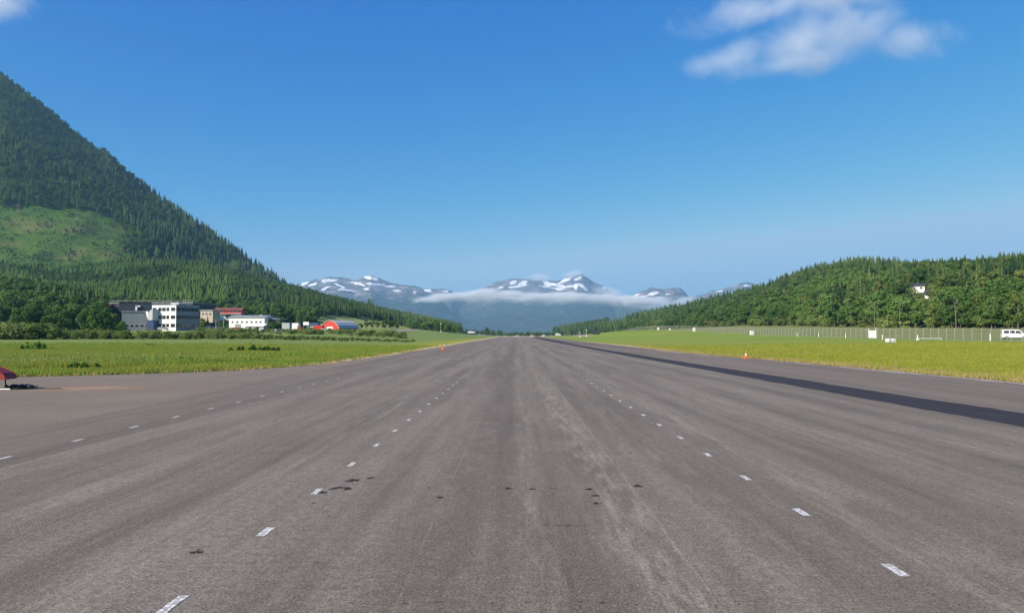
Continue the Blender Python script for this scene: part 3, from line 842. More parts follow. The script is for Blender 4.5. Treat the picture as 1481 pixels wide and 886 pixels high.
# near wood on the left, beside the halls
def lplant(px, Y, s, kind='broadleaf_tree', sw=1.15, zone='left wood'):
    x = at(px, 484, Y)[0]; plant(kind, (x, Y, float(gz(x, Y)) - .3), s, RS.uniform(0, 6.28), zone, sw)
for k in range(46):
    px = RS.uniform(-150, 150); lplant(px, RS.uniform(262, 300), RS.uniform(.72, 1.0) * np.interp(px, [-150, 40, 90, 165], [1.05, 1.0, .95, .8]))
for px, Y, s in ((128, 268, .9), (148, 266, .74), (163, 268, .66), (112, 272, .98), (170, 276, .58), (176, 262, .45)): lplant(px, Y, s)
for k in range(70):
    px = RS.uniform(-180, 145); Y = RS.uniform(310, 400); lplant(px, Y, RS.uniform(.95, 1.35) * np.interp(px, [-180, 20, 60, 145], [1.3, 1.2, 1.05, .78]))
c, t, p = Lkn.scatter_pts(24, 1.1); q = proj(p)
zz = fbm(p[:, 0] / 40, p[:, 1] / 40, 81)
for i in np.nonzero((q[:, 0] > -200) & (q[:, 0] < 152))[0]:
    if zz[i] + RS.uniform(-.1, .1) < .42: plant('spruce_tree', p[i], RS.uniform(.6, .95), RS.uniform(0, 6.28), 'left wood', 1.2)
    else: plant('broadleaf_tree', p[i], RS.uniform(.6, .95), RS.uniform(0, 6.28), 'left wood', 1.25)
# trees among and behind the yard buildings
for px, Y, s in ((292, 350, .55), (300, 352, .5), (322, 395, .55), (405, 400, .85), (398, 405, 1.0), (414, 410, .95), (424, 415, .8), (434, 420, .75), (445, 425, .7), (455, 430, .62),
                 (388, 322, .42), (395, 320, .5), (402, 323, .48), (408, 324, .38), (522, 425, .42), (530, 428, .5), (538, 430, .55), (546, 430, .5), (556, 434, .5), (566, 438, .48), (574, 440, .4), (506, 425, .45),
                 (310, 420, .7), (330, 440, .8), (345, 440, .75), (360, 440, .8), (375, 440, .8), (300, 430, .8), (287, 440, .75), (272, 460, .9)):
    lplant(px, Y, s, 'broadleaf_tree' if RS.rand() < .8 else 'spruce_tree', 1.2, 'yard')
# round clump at the hill's tail
for px in np.linspace(598, 660, 22):
    lplant(px + RS.uniform(-2, 2), RS.uniform(560, 640), RS.uniform(.6, .8) * np.interp(px, [590, 640, 662], [1, 1, .6]), 'broadleaf_tree', 1.25, 'hill tail')
# line of trees beyond the runway end
for k in range(420):
    px = RS.uniform(640, 900); Y = RS.uniform(1050, 1500); x = at(px, 484, Y)[0]
    s = RS.uniform(.5, .95) * np.interp(px, [640, 700, 716, 730, 800, 850], [.8, .75, 1.0, .7, .65, .95])
    plant('spruce_tree' if RS.rand() < .5 else 'broadleaf_tree', (x, Y, float(gz(x, Y)) - .3), s, RS.uniform(0, 6.28), 'end', 1.3)
for px, Y, s in ((780, 640, .42), (704, 1000, 1.0), (706, 1010, .9)):
    x = at(px, 484, Y)[0]; plant('broadleaf_tree', (x, Y, float(gz(x, Y)) - .3), s, 0, 'end', 1.0)

# trees standing before the hillside houses are kept low enough to leave the houses in view
for i, r in enumerate(TREES):
    if r[8] != 'right hill': continue
    q0 = proj([[r[2], r[3], r[4]]])[0]
    for hx, hy, rx, ry, rd in house_spots[:3]:
        if abs(q0[0] - hx) < rx + 4 * F / r[3] and q0[1] > hy - 2:
            mx_ = max(.12, (q0[1] - hy + 1) / (13 * F / r[3]))
            if r[5] > mx_: TREES[i] = r[:5] + (mx_, mx_ * 1.2) + r[7:]
T = TREES
vis = []
for i, r in enumerate(T):
    q0 = proj([[r[2], r[3], r[4]]])[0]
    h = (12 if r[0] in ('broadleaf_tree', 'olive_tree') else 14) * r[5] * F / max(r[3], 1)
    vis.append((q0[0], q0[1], h))
vis = np.array(vis)
infr = (vis[:, 0] > -25) & (vis[:, 0] < 1500)
kinds_alias = {'broadleaf_tree': 'b', 'olive_tree': 'b', 'spruce_tree': 's', 'young_spruce': 's'}
indiv = set()
for al, cap in (('b', 300), ('s', 300)):
    cand = [i for i in range(len(T)) if kinds_alias[T[i][0]] == al and infr[i] and not (al == 's' and T[i][8] == 'mountain')]
    cand.sort(key=lambda i: -vis[i, 2]); indiv |= set(cand[:cap])

def tree_label(kind, zone, px):
    con = kind in ('spruce_tree', 'young_spruce')
    nm = 'spruce' if con else ('olive green tree' if kind == 'olive_tree' else 'broadleaf tree')
    if zone == 'left wood':
        if con: return 'dark pointed spruce rising behind the leafy wood at the far left', 'spruces behind the wood at the left'
        return ('leafy tree of the shady wood left of the grey hall' if px < 110 else 'leafy tree standing right beside the grey hall'), ('trees of the wood at the left' if px < 110 else 'trees beside the grey hall')
    if zone == 'yard':
        side = 'left of the white warehouse' if px < 335 else ('behind or beside the white warehouse' if px < 462 else 'right of the red barn')
        return f'{nm} in the yard {side}', f'{"spruces" if con else "trees"} {side}'
    if zone == 'hill tail': return 'low round leafy tree at the tail of the left hill near the runway end', 'low trees at the tail of the left hill'
    if zone == 'end': return f'{nm} in the thin line of trees past the runway end', f'{"spruces" if con else "trees"} past the runway end'
    if zone == 'front hill': return (f'{nm} near the foot of the left hill above the yard buildings'), f'{"spruces" if con else "trees"} at the foot of the left hill'
    if px > 1380: b = 'above and behind the white van'
    elif px > 1220: b = 'behind the white gate in the fence'
    elif px > 1050: b = 'behind the middle of the airfield fence'
    else: b = 'behind the far end of the airfield fence'
    return f'{nm} at the edge of the wood {b}', f'{"spruces" if con else ("olive green trees" if kind == "olive_tree" else "trees")} {b}'

names = {'broadleaf_tree': 'broadleaf_tree', 'olive_tree': 'broadleaf_tree', 'spruce_tree': 'spruce_tree', 'young_spruce': 'spruce_tree'}
for i in sorted(indiv):
    kd, vr_, x, y, z, s, swd, rz, zone = T[i]
    r = empty(names[kd], (x, y, z), rz); r.scale = (swd, swd, s)
    lb, gp = tree_label(kd, zone, vis[i, 0]); tag(r, lb, 'tree', gp)
    link('trunk', KINDS[kd][vr_]['trunk'], r); link('crown', KINDS[kd][vr_]['crown'], r)
zl = {'mountain': 'covering the tall mountain on the left', 'front hill': 'covering the low hill in front of the mountain', 'right hill': 'covering the long hill on the right',
      'left wood': 'filling the depth of the wood at the far left', 'yard': 'around the yard buildings', 'hill tail': 'at the tail of the left hill', 'end': 'in the distance past the runway end'}
kn = {'broadleaf_tree': ('broadleaf_forest', 'green broadleaf forest '), 'olive_tree': ('mixed_forest', 'olive green leafy trees with pale stems '), 'spruce_tree': ('spruce_forest', 'dark pointed spruce forest '), 'young_spruce': ('spruce_plantation', 'even young spruce plantation ')}
for zone in zl:
    for kd in kn:
        I = [i for i in range(len(T)) if i not in indiv and T[i][8] == zone and T[i][0] == kd and vis[i, 0] > -320]
        if not I: continue
        A = np.array([[T[i][2], T[i][3], T[i][4]] for i in I])
        scatter(kn[kd][0], kn[kd][1] + zl[zone], 'forest', [v['both'] for v in KINDS[kd]], A, [T[i][7] for i in I],
                np.array([[T[i][6], T[i][6], T[i][5]] for i in I]), [T[i][1] for i in I])

# ------------------------------------------------------------------ shrub hedge across the left field and bushes
def shrub(px, Y, s, label, group=None, sw=1.0, mat=None, dz=0.0):
    x = at(px, 484, Y)[0]; v = KINDS['shrub'][RS.randint(4)]
    r = empty('shrub', (x, Y, float(gz(x, Y)) - .1 + dz), RS.uniform(0, 6.28)); r.scale = (s * sw, s * sw, s)
    tag(r, label, 'shrub', group)
    link('stem', v['trunk'], r); link('foliage', v['crown'], r); return r
for k in range(176):
    px = -15 + k * 3.5 + RS.uniform(-1.5, 1.5)
    if px < 75: Y, s = RS.uniform(183, 196), RS.uniform(.75, 1.2)
    else: Y, s = RS.uniform(188, 206), RS.uniform(.6, .85) * np.interp(px, [75, 290, 400, 600], [.9, .7, .45, .25])
    where = 'left of the dark wood front' if px < 0 else ('in front of the dark wood' if px < 180 else ('below the white office block' if px < 290 else ('below the white warehouse' if px < 430 else 'below the red barn')))
    shrub(px, Y, s * 1.3, 'green shrub in the hedge across the field ' + where, 'hedge shrubs ' + where, 1.25)
shrub(33, 186, 1.35, 'tallest round shrub sticking up from the hedge in front of the dark wood', None, 1.1)
for k in range(130):
    px = 290 + k * 2.3 + RS.uniform(-2.5, 2.5); Y = RS.uniform(255, 305)
    shrub(px, Y, RS.uniform(.35, .7), 'low scrubby bush along the edge of the yard left of the red barn' if px < 470 else 'low scrubby bush on the field edge right of the red barn', 'scrub along the yard' if px < 470 else 'scrub right of the red barn', 1.5)

# undergrowth on the hills and the clearing
def undergrowth(H_, per, name, label, lo, hi, okf, cat='undergrowth'):
    c, t, p = H_.scatter_pts(per, 1.0); q = proj(p); k = okf(q, p) & (q[:, 0] > -250) & (q[:, 0] < 1640); p = p[k]; n = len(p)
    s_ = RS.uniform(lo, hi, n)
    scatter(name, label, cat, [v['both'] for v in KINDS['shrub']], p - [0, 0, .3], RS.uniform(0, 6.28, n), np.stack([s_ * 1.4, s_ * 1.4, s_], -1), RS.randint(0, 4, n))
undergrowth(Rhl, 24, 'undergrowth', 'bushy green undergrowth between the trees of the right hill', .9, 2.0, lambda q, p: ~((np.abs(q[:, 0] - 900) < 25) & (np.abs(q[:, 1] - 469) < 3)) & ~blocked(q, 3) & ~((np.abs(q[:, 0] - 1329) < 15) & (q[:, 1] > 418) & (q[:, 1] < 442)) & ~((np.abs(q[:, 0] - 1343) < 8) & (q[:, 1] > 428) & (q[:, 1] < 444)))
undergrowth(Lmt, 40, 'undergrowth', 'scattered low bushes over the open clearing on the mountain', .25, .8, lambda q, p: inpoly(q[:, 0], q[:, 1], CLEAR) & (p[:, 1] < 1500) & (fbm(p[:, 0] / 40, p[:, 1] / 40, 4) > .47))

# ------------------------------------------------------------------ grass
def tuft(seed, n=16, h=.3, spread=.12, wid=.012, mat=None, heads=0, lean=.4):
    rs = np.random.RandomState(seed); V = []; Fq = []; F3 = []; fm = []
    for i in range(n):
        a = rs.uniform(0, 6.28); b = rs.uniform(0, 6.28); r = spread * math.sqrt(rs.rand())
        x, y = r * math.cos(a), r * math.sin(a); hh = h * rs.uniform(.5, 1.15); l = lean * hh * rs.rand()
        dx, dy = math.cos(b), math.sin(b); px, py = -dy * wid, dx * wid; k = len(V)
        V += [(x - px, y - py, 0), (x + px, y + py, 0), (x + dx * l * .4 + px * .8, y + dy * l * .4 + py * .8, hh * .6), (x + dx * l * .4 - px * .8, y + dy * l * .4 - py * .8, hh * .6), (x + dx * l, y + dy * l, hh)]
        Fq.append((k, k + 1, k + 2, k + 3)); F3.append((k + 3, k + 2, k + 4))
    q = len(Fq) + len(F3); H4 = []
    for i in range(heads):
        a = rs.uniform(0, 6.28); r = spread * 1.2 * rs.rand(); x, y = r * math.cos(a), r * math.sin(a); hh = h * rs.uniform(1., 1.45); k = len(V); s = wid * 1.2
        V += [(x - s, y, hh), (x, y - s, hh - s), (x + s, y, hh), (x, y + s, hh + s * 1.5)]; H4.append((k, k + 1, k + 2, k + 3))
    mats = [mat, M['seed']]
    fl = [np.array(Fq + H4), np.array(F3)]
    fm = np.array([0] * len(Fq) + [1] * len(H4) + [0] * len(F3))
    return npmesh('tuft', V, fl, mats, fm)

def grass_pts(n, x0, x1, y0, y1, ok, pw=2.2):
    """denser near the runway camera: density ~ 1/Y^(pw-1)"""
    u = RS.rand(n); a = 1 - pw
    Yv = (y0 ** a + (y1 ** a - y0 ** a) * u) ** (1 / a)
    Xv = RS.uniform(x0, x1, n) if True else None
    k = ok(Xv, Yv) & (RS.rand(n) < ss(150, 75, Yv)); Xv, Yv = Xv[k], Yv[k]
    return np.stack([Xv, Yv, gz(Xv, Yv) - .03], -1)
def frustum(X, Y, m=1.0): return (np.abs(X) < Y * .74 + 4)
PL = grass_pts(330000, -115, -12, 33.5, 150, lambda X, Y: (X < XL(Y) - .05) & frustum(X, Y), 1.9)
d_edge = XL(PL[:, 1]) - PL[:, 0]; PL = PL[RS.rand(len(PL)) < ss(.0, 1.6, d_edge - 1.3 * (PL[:, 1] > 50)) + .08]
n = len(PL); d_edge = XL(PL[:, 1]) - PL[:, 0]
d_edge = np.minimum(d_edge, np.where(PL[:, 0] < -19, (PL[:, 1] - 34.3), 99))
wild = ss(5.5, 8.5, d_edge + (fbm(PL[:, 0] / 6, PL[:, 1] / 6, 5) - .5) * 5) * ss(66, 50, PL[:, 1] + (fbm(PL[:, 0] / 9, PL[:, 1] / 9, 15) - .5) * 16) * ss(-3, -12, PL[:, 0])
idx = np.where(RS.rand(n) < wild, RS.choice([3, 4, 5], n), np.where(d_edge < RS.uniform(.1, 2.0, n), 2, RS.choice([0, 1], n)))
sc_ = np.where(idx >= 3, RS.uniform(.5, .95, n), RS.uniform(.55, 1.15, n)) * (1 + PL[:, 1] / 260)
pn = fbm(PL[:, 0] / 4, PL[:, 1] / 4, 25); sc_ *= (.7 + .6 * pn)
tl = [tuft(61, 18, .17, .17, .013, M['grassl']), tuft(62, 18, .22, .17, .012, M['grassl']), tuft(63, 14, .12, .16, .012, M['grassd']),
      tuft(64, 16, .46, .18, .015, M['grassl']), tuft(65, 16, .4, .18, .014, M['grassl'], 1), tuft(66, 14, .4, .16, .014, M['grassl'])]
idx = np.where((idx == 5) & (RS.rand(n) < .6), 3, idx)
scatter('grass', 'long green and yellow grass with pale seed heads left of the runway', 'grass', tl, PL, RS.uniform(0, 6.28, n), np.stack([sc_, sc_, sc_], -1), idx)
PR = grass_pts(260000, 18, 110, 26, 150, lambda X, Y: (X > XR(Y) + .1) & frustum(X, Y), 1.9)
d_edge = PR[:, 0] - XR(PR[:, 1]); PR = PR[RS.rand(len(PR)) < ss(.0, 1.4, d_edge) + .12]
n = len(PR); d_edge = PR[:, 0] - XR(PR[:, 1])
idx = np.where(d_edge < RS.uniform(.1, 3.2, n), 2, RS.choice([0, 1], n))
idx = np.where((RS.rand(n) < .12), 2, idx)
sc_ = RS.uniform(.6, 1.15, n) * (1 + PR[:, 1] / 260)
tr_ = [tuft(71, 18, .17, .17, .012, M['grassr']), tuft(72, 16, .2, .17, .011, M['grassr']), tuft(73, 14, .15, .16, .012, M['grassd'])]
scatter('grass', 'short mown yellow green grass between the runway and the fence', 'grass', tr_, PR, RS.uniform(0, 6.28, n), np.stack([sc_, sc_, sc_], -1), idx)

# darker weed clumps standing in the left field
def weed_clump(px, Y, wd, ht, label, seed):
    rs = np.random.RandomState(seed); n = int(260 * wd); k_ = max(5, int(wd * 4))
    bx = rs.uniform(-.5, .5, k_) * wd; by = rs.uniform(-.25, .25, k_) * wd; bh = ht * rs.uniform(.35, 1.1, k_) * (1 - .5 * np.abs(bx / wd * 2) ** 2)
    w = rs.randint(0, k_, n); zf = rs.uniform(.05, 1, n)
    C = np.stack([bx[w] + rs.normal(0, .16, n) * (1.2 - zf), by[w] + rs.normal(0, .16, n) * (1.2 - zf), zf * bh[w]], -1)
    V, Fq = quads(C, np.stack([C[:, 0], C[:, 1], np.full(n, .2)], -1), .06 * (.6 + wd / 4), rs, 2.4)
    xx = at(px, 484, Y)[0]; r_ = empty('weed_clump', (xx, Y, float(gz(xx, Y)) - .03)); tag(r_, label, 'weeds')
    link('leaves', npmesh('leaves', V, Fq, [M['weed']]), r_)
    mb = MB()
    for k in range(14):
        a = rs.uniform(0, 6.28); q_ = rs.rand() * .7
        bx, by = math.cos(a) * q_ * wd / 2, math.sin(a) * q_ * wd * .3
        mb.tube([(bx, by, 0), (bx * 1.1, by * 1.1, ht * rs.uniform(.7, 1.15))], .008, 4, .004)
    mb.build('stems', M['weed'], r_)
weed_clump(128, 42, 2.2, .55, 'dark green weed clump in the tall grass nearest the taxiway bend', 1)
weed_clump(55, 92, 4.2, 1.0, 'leafy weed clump standing alone in the green field at the far left', 2)
weed_clump(265, 52, 2.6, .5, 'long low dark weed clump in the middle of the left verge', 3)
weed_clump(368, 86, 5.5, .8, 'broad straggly weed clump in the field below the white warehouse', 4)
weed_clump(213, 48, .9, .35, 'small dark weed tuft between two larger clumps on the left verge', 5)
weed_clump(218, 120, 1.6, .5, 'tiny dark weed tuft far out in the smooth green field', 6)

# ------------------------------------------------------------------ buildings
def ground_at(px, Y):
    x = at(px, 484, Y)[0]; return (x, Y, float(gz(x, Y)) - .05)

def window(parent, face, u, z, wd, ht, L, D, off=.03, frame=M['trim']):
    """face: 0 front(-y) 1 right(+x) 2 left(-x); u centre along the face"""
    fr = MB(); pn_ = MB(); t = .09
    def bx(mb, a0, a1, z0, z1, d0, d1):
        if face == 0: mb.box(a0, a1, -D / 2 - d1, -D / 2 - d0, z0, z1)
        elif face == 1: mb.box(L / 2 + d0, L / 2 + d1, a0, a1, z0, z1)
        else: mb.box(-L / 2 - d1, -L / 2 - d0, a0, a1, z0, z1)
    a0, a1, z0, z1 = u - wd / 2, u + wd / 2, z, z + ht
    bx(fr, a0, a1, z0 - t, z0, .0, off + .06); bx(fr, a0, a1, z1, z1 + t, .0, off + .06)
    bx(fr, a0 - t, a0, z0 - t, z1 + t, .0, off + .06); bx(fr, a1, a1 + t, z0 - t, z1 + t, .0, off + .06)
    bx(pn_, a0, a1, z0, z1, .0, off)
    f = fr.build('window', frame, parent); pn_.build('pane', M['glass'], f); return f

# white office block: corner towards the camera
th_see = math.atan2(at(254, 484, 320)[0], 320)          # azimuth of the block seen from the runway
L0 = 13.6; Hh = 11.2
cx, cy, cz = ground_at(254, 320)
cz = at(254, 478, 320)[2]
# lit front normal azimuth ~200 deg, shaded side normal ~110 deg
rz = R(-20.0)
fwd = np.array([math.cos(rz), math.sin(rz)]); lat = np.array([-math.sin(rz), math.cos(rz)])
# near corner = local (+L/2, -D/2)
ox = cx - (fwd * L0 / 2 - lat * L0 / 2)[0]; oy = cy - (fwd * L0 / 2 - lat * L0 / 2)[1]
b = empty('office_block', (ox, oy, cz - .1), rz)
tag(b, 'white three storey office block with dark ribbon windows, its right side in shade', 'building')
MB().box(-L0 / 2, L0 / 2, -L0 / 2, L0 / 2, 0, Hh).build('wall', M['white_wall'], b)
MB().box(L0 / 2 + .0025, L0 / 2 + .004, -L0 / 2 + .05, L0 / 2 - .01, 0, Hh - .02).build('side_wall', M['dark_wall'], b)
# shade on this side painted as darker grey bands, proud of the wall
shade_bands = MB()
for z0, z1 in ((0, 1.6), (3.1, 5.2), (6.7, 8.8), (10.2, 11.1)): shade_bands.box(L0 / 2 + .005, L0 / 2 + .12, -L0 / 2 + .1, L0 / 2, z0, z1)
shade_bands.build('shade_painted_wall', M['shaded_grey'], b)
rf = MB().box(-L0 / 2 - .15, L0 / 2 + .15, -L0 / 2 - .15, L0 / 2 + .15, Hh + .002, Hh + .3).build('roof', M['grey_roof'], b)
MB().box(-2, 2.5, -1, 3, Hh + .31, Hh + 1.3).build('plant_room', M['grey_wall'], rf)
for zf in (1.7, 5.3, 8.75):
    for u, wd in ((-5.3, 2.2), (-2.2, 2.0), (.1, 2.0), (2.3, 1.6), (5.2, 2.4)):
        window(b, 0, u, zf - .1, wd, 1.55, L0, L0)
    for u in (-5.0, -2.5, 0, 2.5, 5.0):
        window(b, 1, u, zf, 2.2, 1.35, L0, L0, .14, M['shaded_grey'])
# entrance door
d = MB().box(-6.6, -5.6, -L0 / 2 - .08, -L0 / 2 - .005, 0, .001 + 1.5).build('door', M['blue_wall'], b)

# long factory hall behind with flat grey roof, red-brown end
def flat_building(name, label, pxc, Y, pyb, L, D, H, rz, wall, roofm, over=.3, cat='building'):
    p = at(pxc, pyb, Y); b = empty(name, (p[0], p[1], p[2]), rz); tag(b, label, cat)
    MB().box(-L / 2, L / 2, -D / 2, D / 2, -1.5, H).build('wall', wall, b)
    MB().box(-L / 2 - over, L / 2 + over, -D / 2 - over, D / 2 + over, H + .002, H + .4).build('roof', roofm, b)
    return b
hb = flat_building('factory_hall', 'long low factory hall with grey flat roof and dark wall behind the office block', 234, 400, 468, 48, 26, 10.6, R(-4), M['dark_wall'], M['grey_roof'])
for u in np.arange(-20, 22, 5.2): window(hb, 0, u, 5.6, 3.6, 1.6, 48, 26, .03, M['dark_roof'])
eb = MB().box(-24.35, -24.02, -12.9, 10, 0, 10.2).build('end_wall', M['brick'], hb); eb['label'] = 'red brown end wall'
MB().box(-24.02, -19.5, -13.35, -13.02, 5.0, 10.4).build('brick_panel', M['brick'], hb)
rl = MB()
for u in np.arange(-24, 24.1, 4): rl.box(u - .04, u + .04, -13.2, -13.12, 11.0, 11.9)
rl.box(-24, 24, -13.22, -13.1, 11.9, 12.0).build('roof_railing', M['galv'], hb)
# grey hall in front, lower
gb = flat_building('grey_hall', 'grey metal-clad hall with dark upper storey left of the office block', 199, 335, 476, 11.5, 14, 7.6, R(22), M['shaded_grey'], M['grey_roof'])  # wall colour darkened to hold the shade on it
MB().box(-7.2, 5.4, -5, 6.9, 8.0 + .01, 11.8).build('upper_storey', M['dark_wall'], gb)
MB().box(-7.4, 5.6, -5.2, 7.1, 11.82, 12.1).build('upper_roof', M['dark_roof'], gb)
for u in (-3.6, -1.6, .4, 2.4, 4.4): window(gb, 0, u, .9, 1.5, 1.1, 11.5, 14)
vb = MB().box(-.6, 0.2, -5.6, -5.05, 8.4, 10.6).box(-.6, 1.4, -5.6, -5.05, 10.0, 10.61).build('vent_duct', M['white_wall'], gb)
cr = [(x, -1.4 - 0.0 * x) for x in (0,)]
# rounded white and grey link between hall and office
lb_ = empty('entrance_link', tuple(at(219, 476.5, 322)), R(-24)); tag(lb_, 'curved grey and white entrance link with blue door beside the office block', 'building')
pts = [(-3, 0), (1.9, 0), (1.9, 8.4), (1.0, 8.8), (-.6, 8.3), (-2.0, 6.4), (-2.6, 4.0)]
MB().prism([(1.95, 4.1), (1.95, 8.9), (.4, 8.4), (-.7, 6.9), (-1.0, 4.6), (-.2, 4.1)], -1.2, 3.5).build('curved_bay', M['grey_wall'], lb_)
MB().prism([(-2.2, 7.9), (-.9, 8.0), (-.72, 6.8), (-1.05, 4.8)], -1.25, 3.0).build('white_fin', M['white_wall'], lb_)
MB().box(-2.4, 1.9, -.6, 3.5, -1, 4.08).build('wall', M['blue_wall'], lb_)
MB().box(-1.9, -.2, -.72, -.62, 0, 2.6).build('door', M['dark_wall'], lb_)

# small tan shed and red house
sb = flat_building('tan_shed', 'small flat tan shed between the office block and the red house', 304, 372, 462, 7, 6, 4.4, R(-12), M['tan'], M['grey_roof'], .4)
for u in (-2, 0, 2): window(sb, 0, u, 2.3, 1.1, 1, 7, 6)

def gable_house(name, label, pxc, Y, pyb, L, D, Hw, Hr, rz, wall, roofm, along='x', over=.5, upper=None):
    p = at(pxc, pyb, Y); b = empty(name, tuple(p), rz); tag(b, label, 'building')
    hw = MB(); hw.box(-L / 2, L / 2, -D / 2, D / 2, -1.5, Hw)
    if along == 'x': hw.prismx([(-D / 2, Hw + .001), (D / 2, Hw + .001), (0, Hw + Hr)], -L / 2, L / 2)
    else: hw.prism([(-L / 2, Hw + .001), (L / 2, Hw + .001), (0, Hw + Hr)], -D / 2, D / 2)
    hw.build('wall', wall, b)
    r = MB(); t = .22
    if along == 'x':
        e = D / 2 + over; k = Hr / (D / 2)
        for sgn in (-1, 1):
            r.prismx([(sgn * e, Hw - over * k + .06), (0, Hw + Hr + .06), (0, Hw + Hr + .06 + t), (sgn * e, Hw - over * k + .06 + t)], -L / 2 - over, L / 2 + over)
    else:
        e = L / 2 + over; k = Hr / (L / 2)
        for sgn in (-1, 1):
            r.prism([(sgn * e, Hw - over * k + .06), (0, Hw + Hr + .06), (0, Hw + Hr + .06 + t), (sgn * e, Hw - over * k + .06 + t)], -D / 2 - over, D / 2 + over)
    b_roof = r.build('roof', roofm, b)
    return b, b_roof
rh, rr = gable_house('red_house', 'two storey house with red upper floor and white ground floor behind the warehouse', 332, 405, 460.5, 13.5, 8, 4.4, 1.3, R(12), M['red_wall'], M['brick'])
MB().box(-5.2, 6.8, -4.25, -4.02, -1, 2.4).build('ground_floor', M['white_wall'], rh)
MB().box(-1.2, 1.2, -4.4, -4.27, 0, 2.0).build('garage_door', M['dark_wall'], rh)
for u in (-5.4, -3.2, 1.2, 3.2, 5.4): window(rh, 0, u, 3.3, 1.3, 1.1, 13.5, 8)
MB().box(1, 1.8, .2, 1.0, 6.2, 7.6).build('chimney', M['dark_roof'], rr)
MB().box(-6.6, 6.6, -5.5, -4.45, 2.5, 2.66).build('balcony', M['white_wall'], rh)

wh, wr = gable_house('white_warehouse', 'long white warehouse with low grey roof in the yard behind the field', 366, 345, 476.8, 16.5, 15, 5.6, .9, R(-2), M['white_wall'], M['grey_roof'])
for u in (-6.6, -4.4, -2.2, 0, 2.2, 4.4, 6.4):
    window(wh, 0, u, 3.2, .8, .7, 16.5, 15)
MB().box(-5.5, -2.8, -7.62, -7.52, -.5, 2.6).build('door', M['cargrey'], wh)
MB().box(8.26, 13.5, -2.5, 6, -1.5, 4.9).build('side_wing', M['dark_wall'], wh)
MB().box(8.3, 13.8, -3, 6.4, 4.92, 5.2).build('wing_roof', M['grey_roof'], wh)
MB().box(3.5, 4.6, -1, .2, 6.2, 7.0).build('roof_vent', M['galv'], wr)
ax, _ = gable_house('lean_to_shed', 'pale grey shed with white roof in front of the white warehouse', 373, 325, 478.5, 8.6, 6, 2.1, .8, R(-10), M['grey_wall'], M['white_wall'])
window(ax, 0, -2, .9, 1.4, .9, 8.6, 6); window(ax, 0, 1.6, .9, 1.4, .9, 8.6, 6)

def container(label, pxc, Y, pyb, L, D, H, rz, mat, group=None):
    p = at(pxc, pyb, Y); b = empty('container', tuple(p), rz); tag(b, label, 'container', group)
    mb = MB(); mb.box(-L / 2, L / 2, -D / 2, D / 2, 0, H)
    for u in np.arange(-L / 2 + .2, L / 2 - .1, .35): mb.box(u, u + .14, -D / 2 - .05, -D / 2 - .002, .15, H - .15)
    mb.build('body', mat, b)
    dm = MB().box(L / 2 + .004, L / 2 + .05, -D / 2 + .08, -.02, .1, H - .1).box(L / 2 + .004, L / 2 + .05, .02, D / 2 - .08, .1, H - .1)
    dm.build('door', mat, b)
    rm = MB()
    for yy in (-.6, -.25, .25, .6): rm.tube([(L / 2 + .07, yy, .1), (L / 2 + .07, yy, H - .1)], .02, 5)
    rm.build('lock_bar', M['galv'], b)
    return b
container('tall grey container standing by the dark bush in the yard', 415, 318, 480, 3.4, 2.5, 3.9, R(-8), M['container_grey'])
container('dark blue container behind the white board in the yard', 453, 372, 475, 6, 2.5, 2.9, R(-6), M['container_blue'])
container('white container beside the grey one in the yard', 426, 345, 474.5, 4.6, 2.4, 2.4, R(-6), M['white_wall'])

# white notice board on posts
p = at(442.5, 476, 350); b = empty('notice_board', tuple(p), R(-5)); tag(b, 'blank white board raised on two posts in the yard left of the red barn', 'sign')
MB().box(-1.35, 1.35, -.06, .06, 2.0, 3.5).build('board', M['white_wall'], b, bevel=.01)
for u in (-1.1, 1.1): MB().tube([(u, .12, -.5), (u, .12, 3.4)], .05, 6).build('post', M['galv'], b)

# red barn with curved roof
p = at(489, 479.6, 395); rb = empty('red_barn', tuple(p), R(-24)); tag(rb, 'red barn with many-sided curved silver roof at the end of the yard', 'building')
prof = [(-6.0, -1), (-6.0, 1.6), (-5.1, 3.1), (-3.4, 4.6), (-1.4, 5.5), (0, 5.75), (1.4, 5.5), (3.4, 4.6), (5.1, 3.1), (6.0, 1.6), (6.0, -1)]
MB().prism(prof, -7, 10).build('wall', M['red_wall'], rb)
rm = MB(); rp_ = prof[1:-1]
for (a, b_) in zip(rp_[:-1], rp_[1:]):
    k = 1.03
    rm.prism([(a[0] * k, a[1] + .08), (b_[0] * k, b_[1] + .08), (b_[0] * k * 1.02, b_[1] + .3), (a[0] * k * 1.02, a[1] + .3)], -7.3, 10.3)
rm.build('roof', M['silver_roof'], rb)
dd = MB().box(-1.9, 1.9, -7.1, -7.02, -.5, 2.6).build('door', M['white_wall'], rb); 
MB().box(-1.2, 1.2, -7.14, -7.11, 1.2, 1.9).build('pane', M['glass'], dd)
MB().box(-4.8, -3.2, -7.12, -7.02, 1.0, 1.9).build('window', M['glass'], rb)

# ------------------------------------------------------------------ vehicles
def wheel(parent, x, y, r=.33, wd=.22):
    mb = MB(); mb.lathe([(r * .62, -wd / 2), (r * .93, -wd / 2), (r, -wd / 2 + .03), (r, wd / 2 - .03), (r * .93, wd / 2), (r * .62, wd / 2)], 20, (0, 0, 0), 'y')
    w_ = mb.build('wheel', M['rubber'], parent, (x, y, r))
    MB().lathe([(.03, -wd / 2 - .012), (r * .6, -wd / 2 - .002), (r * .6, wd / 2 + .002), (.03, wd / 2 + .012)], 14, (0, 0, 0), 'y').build('rim', M['alloy'], w_)
    return w_

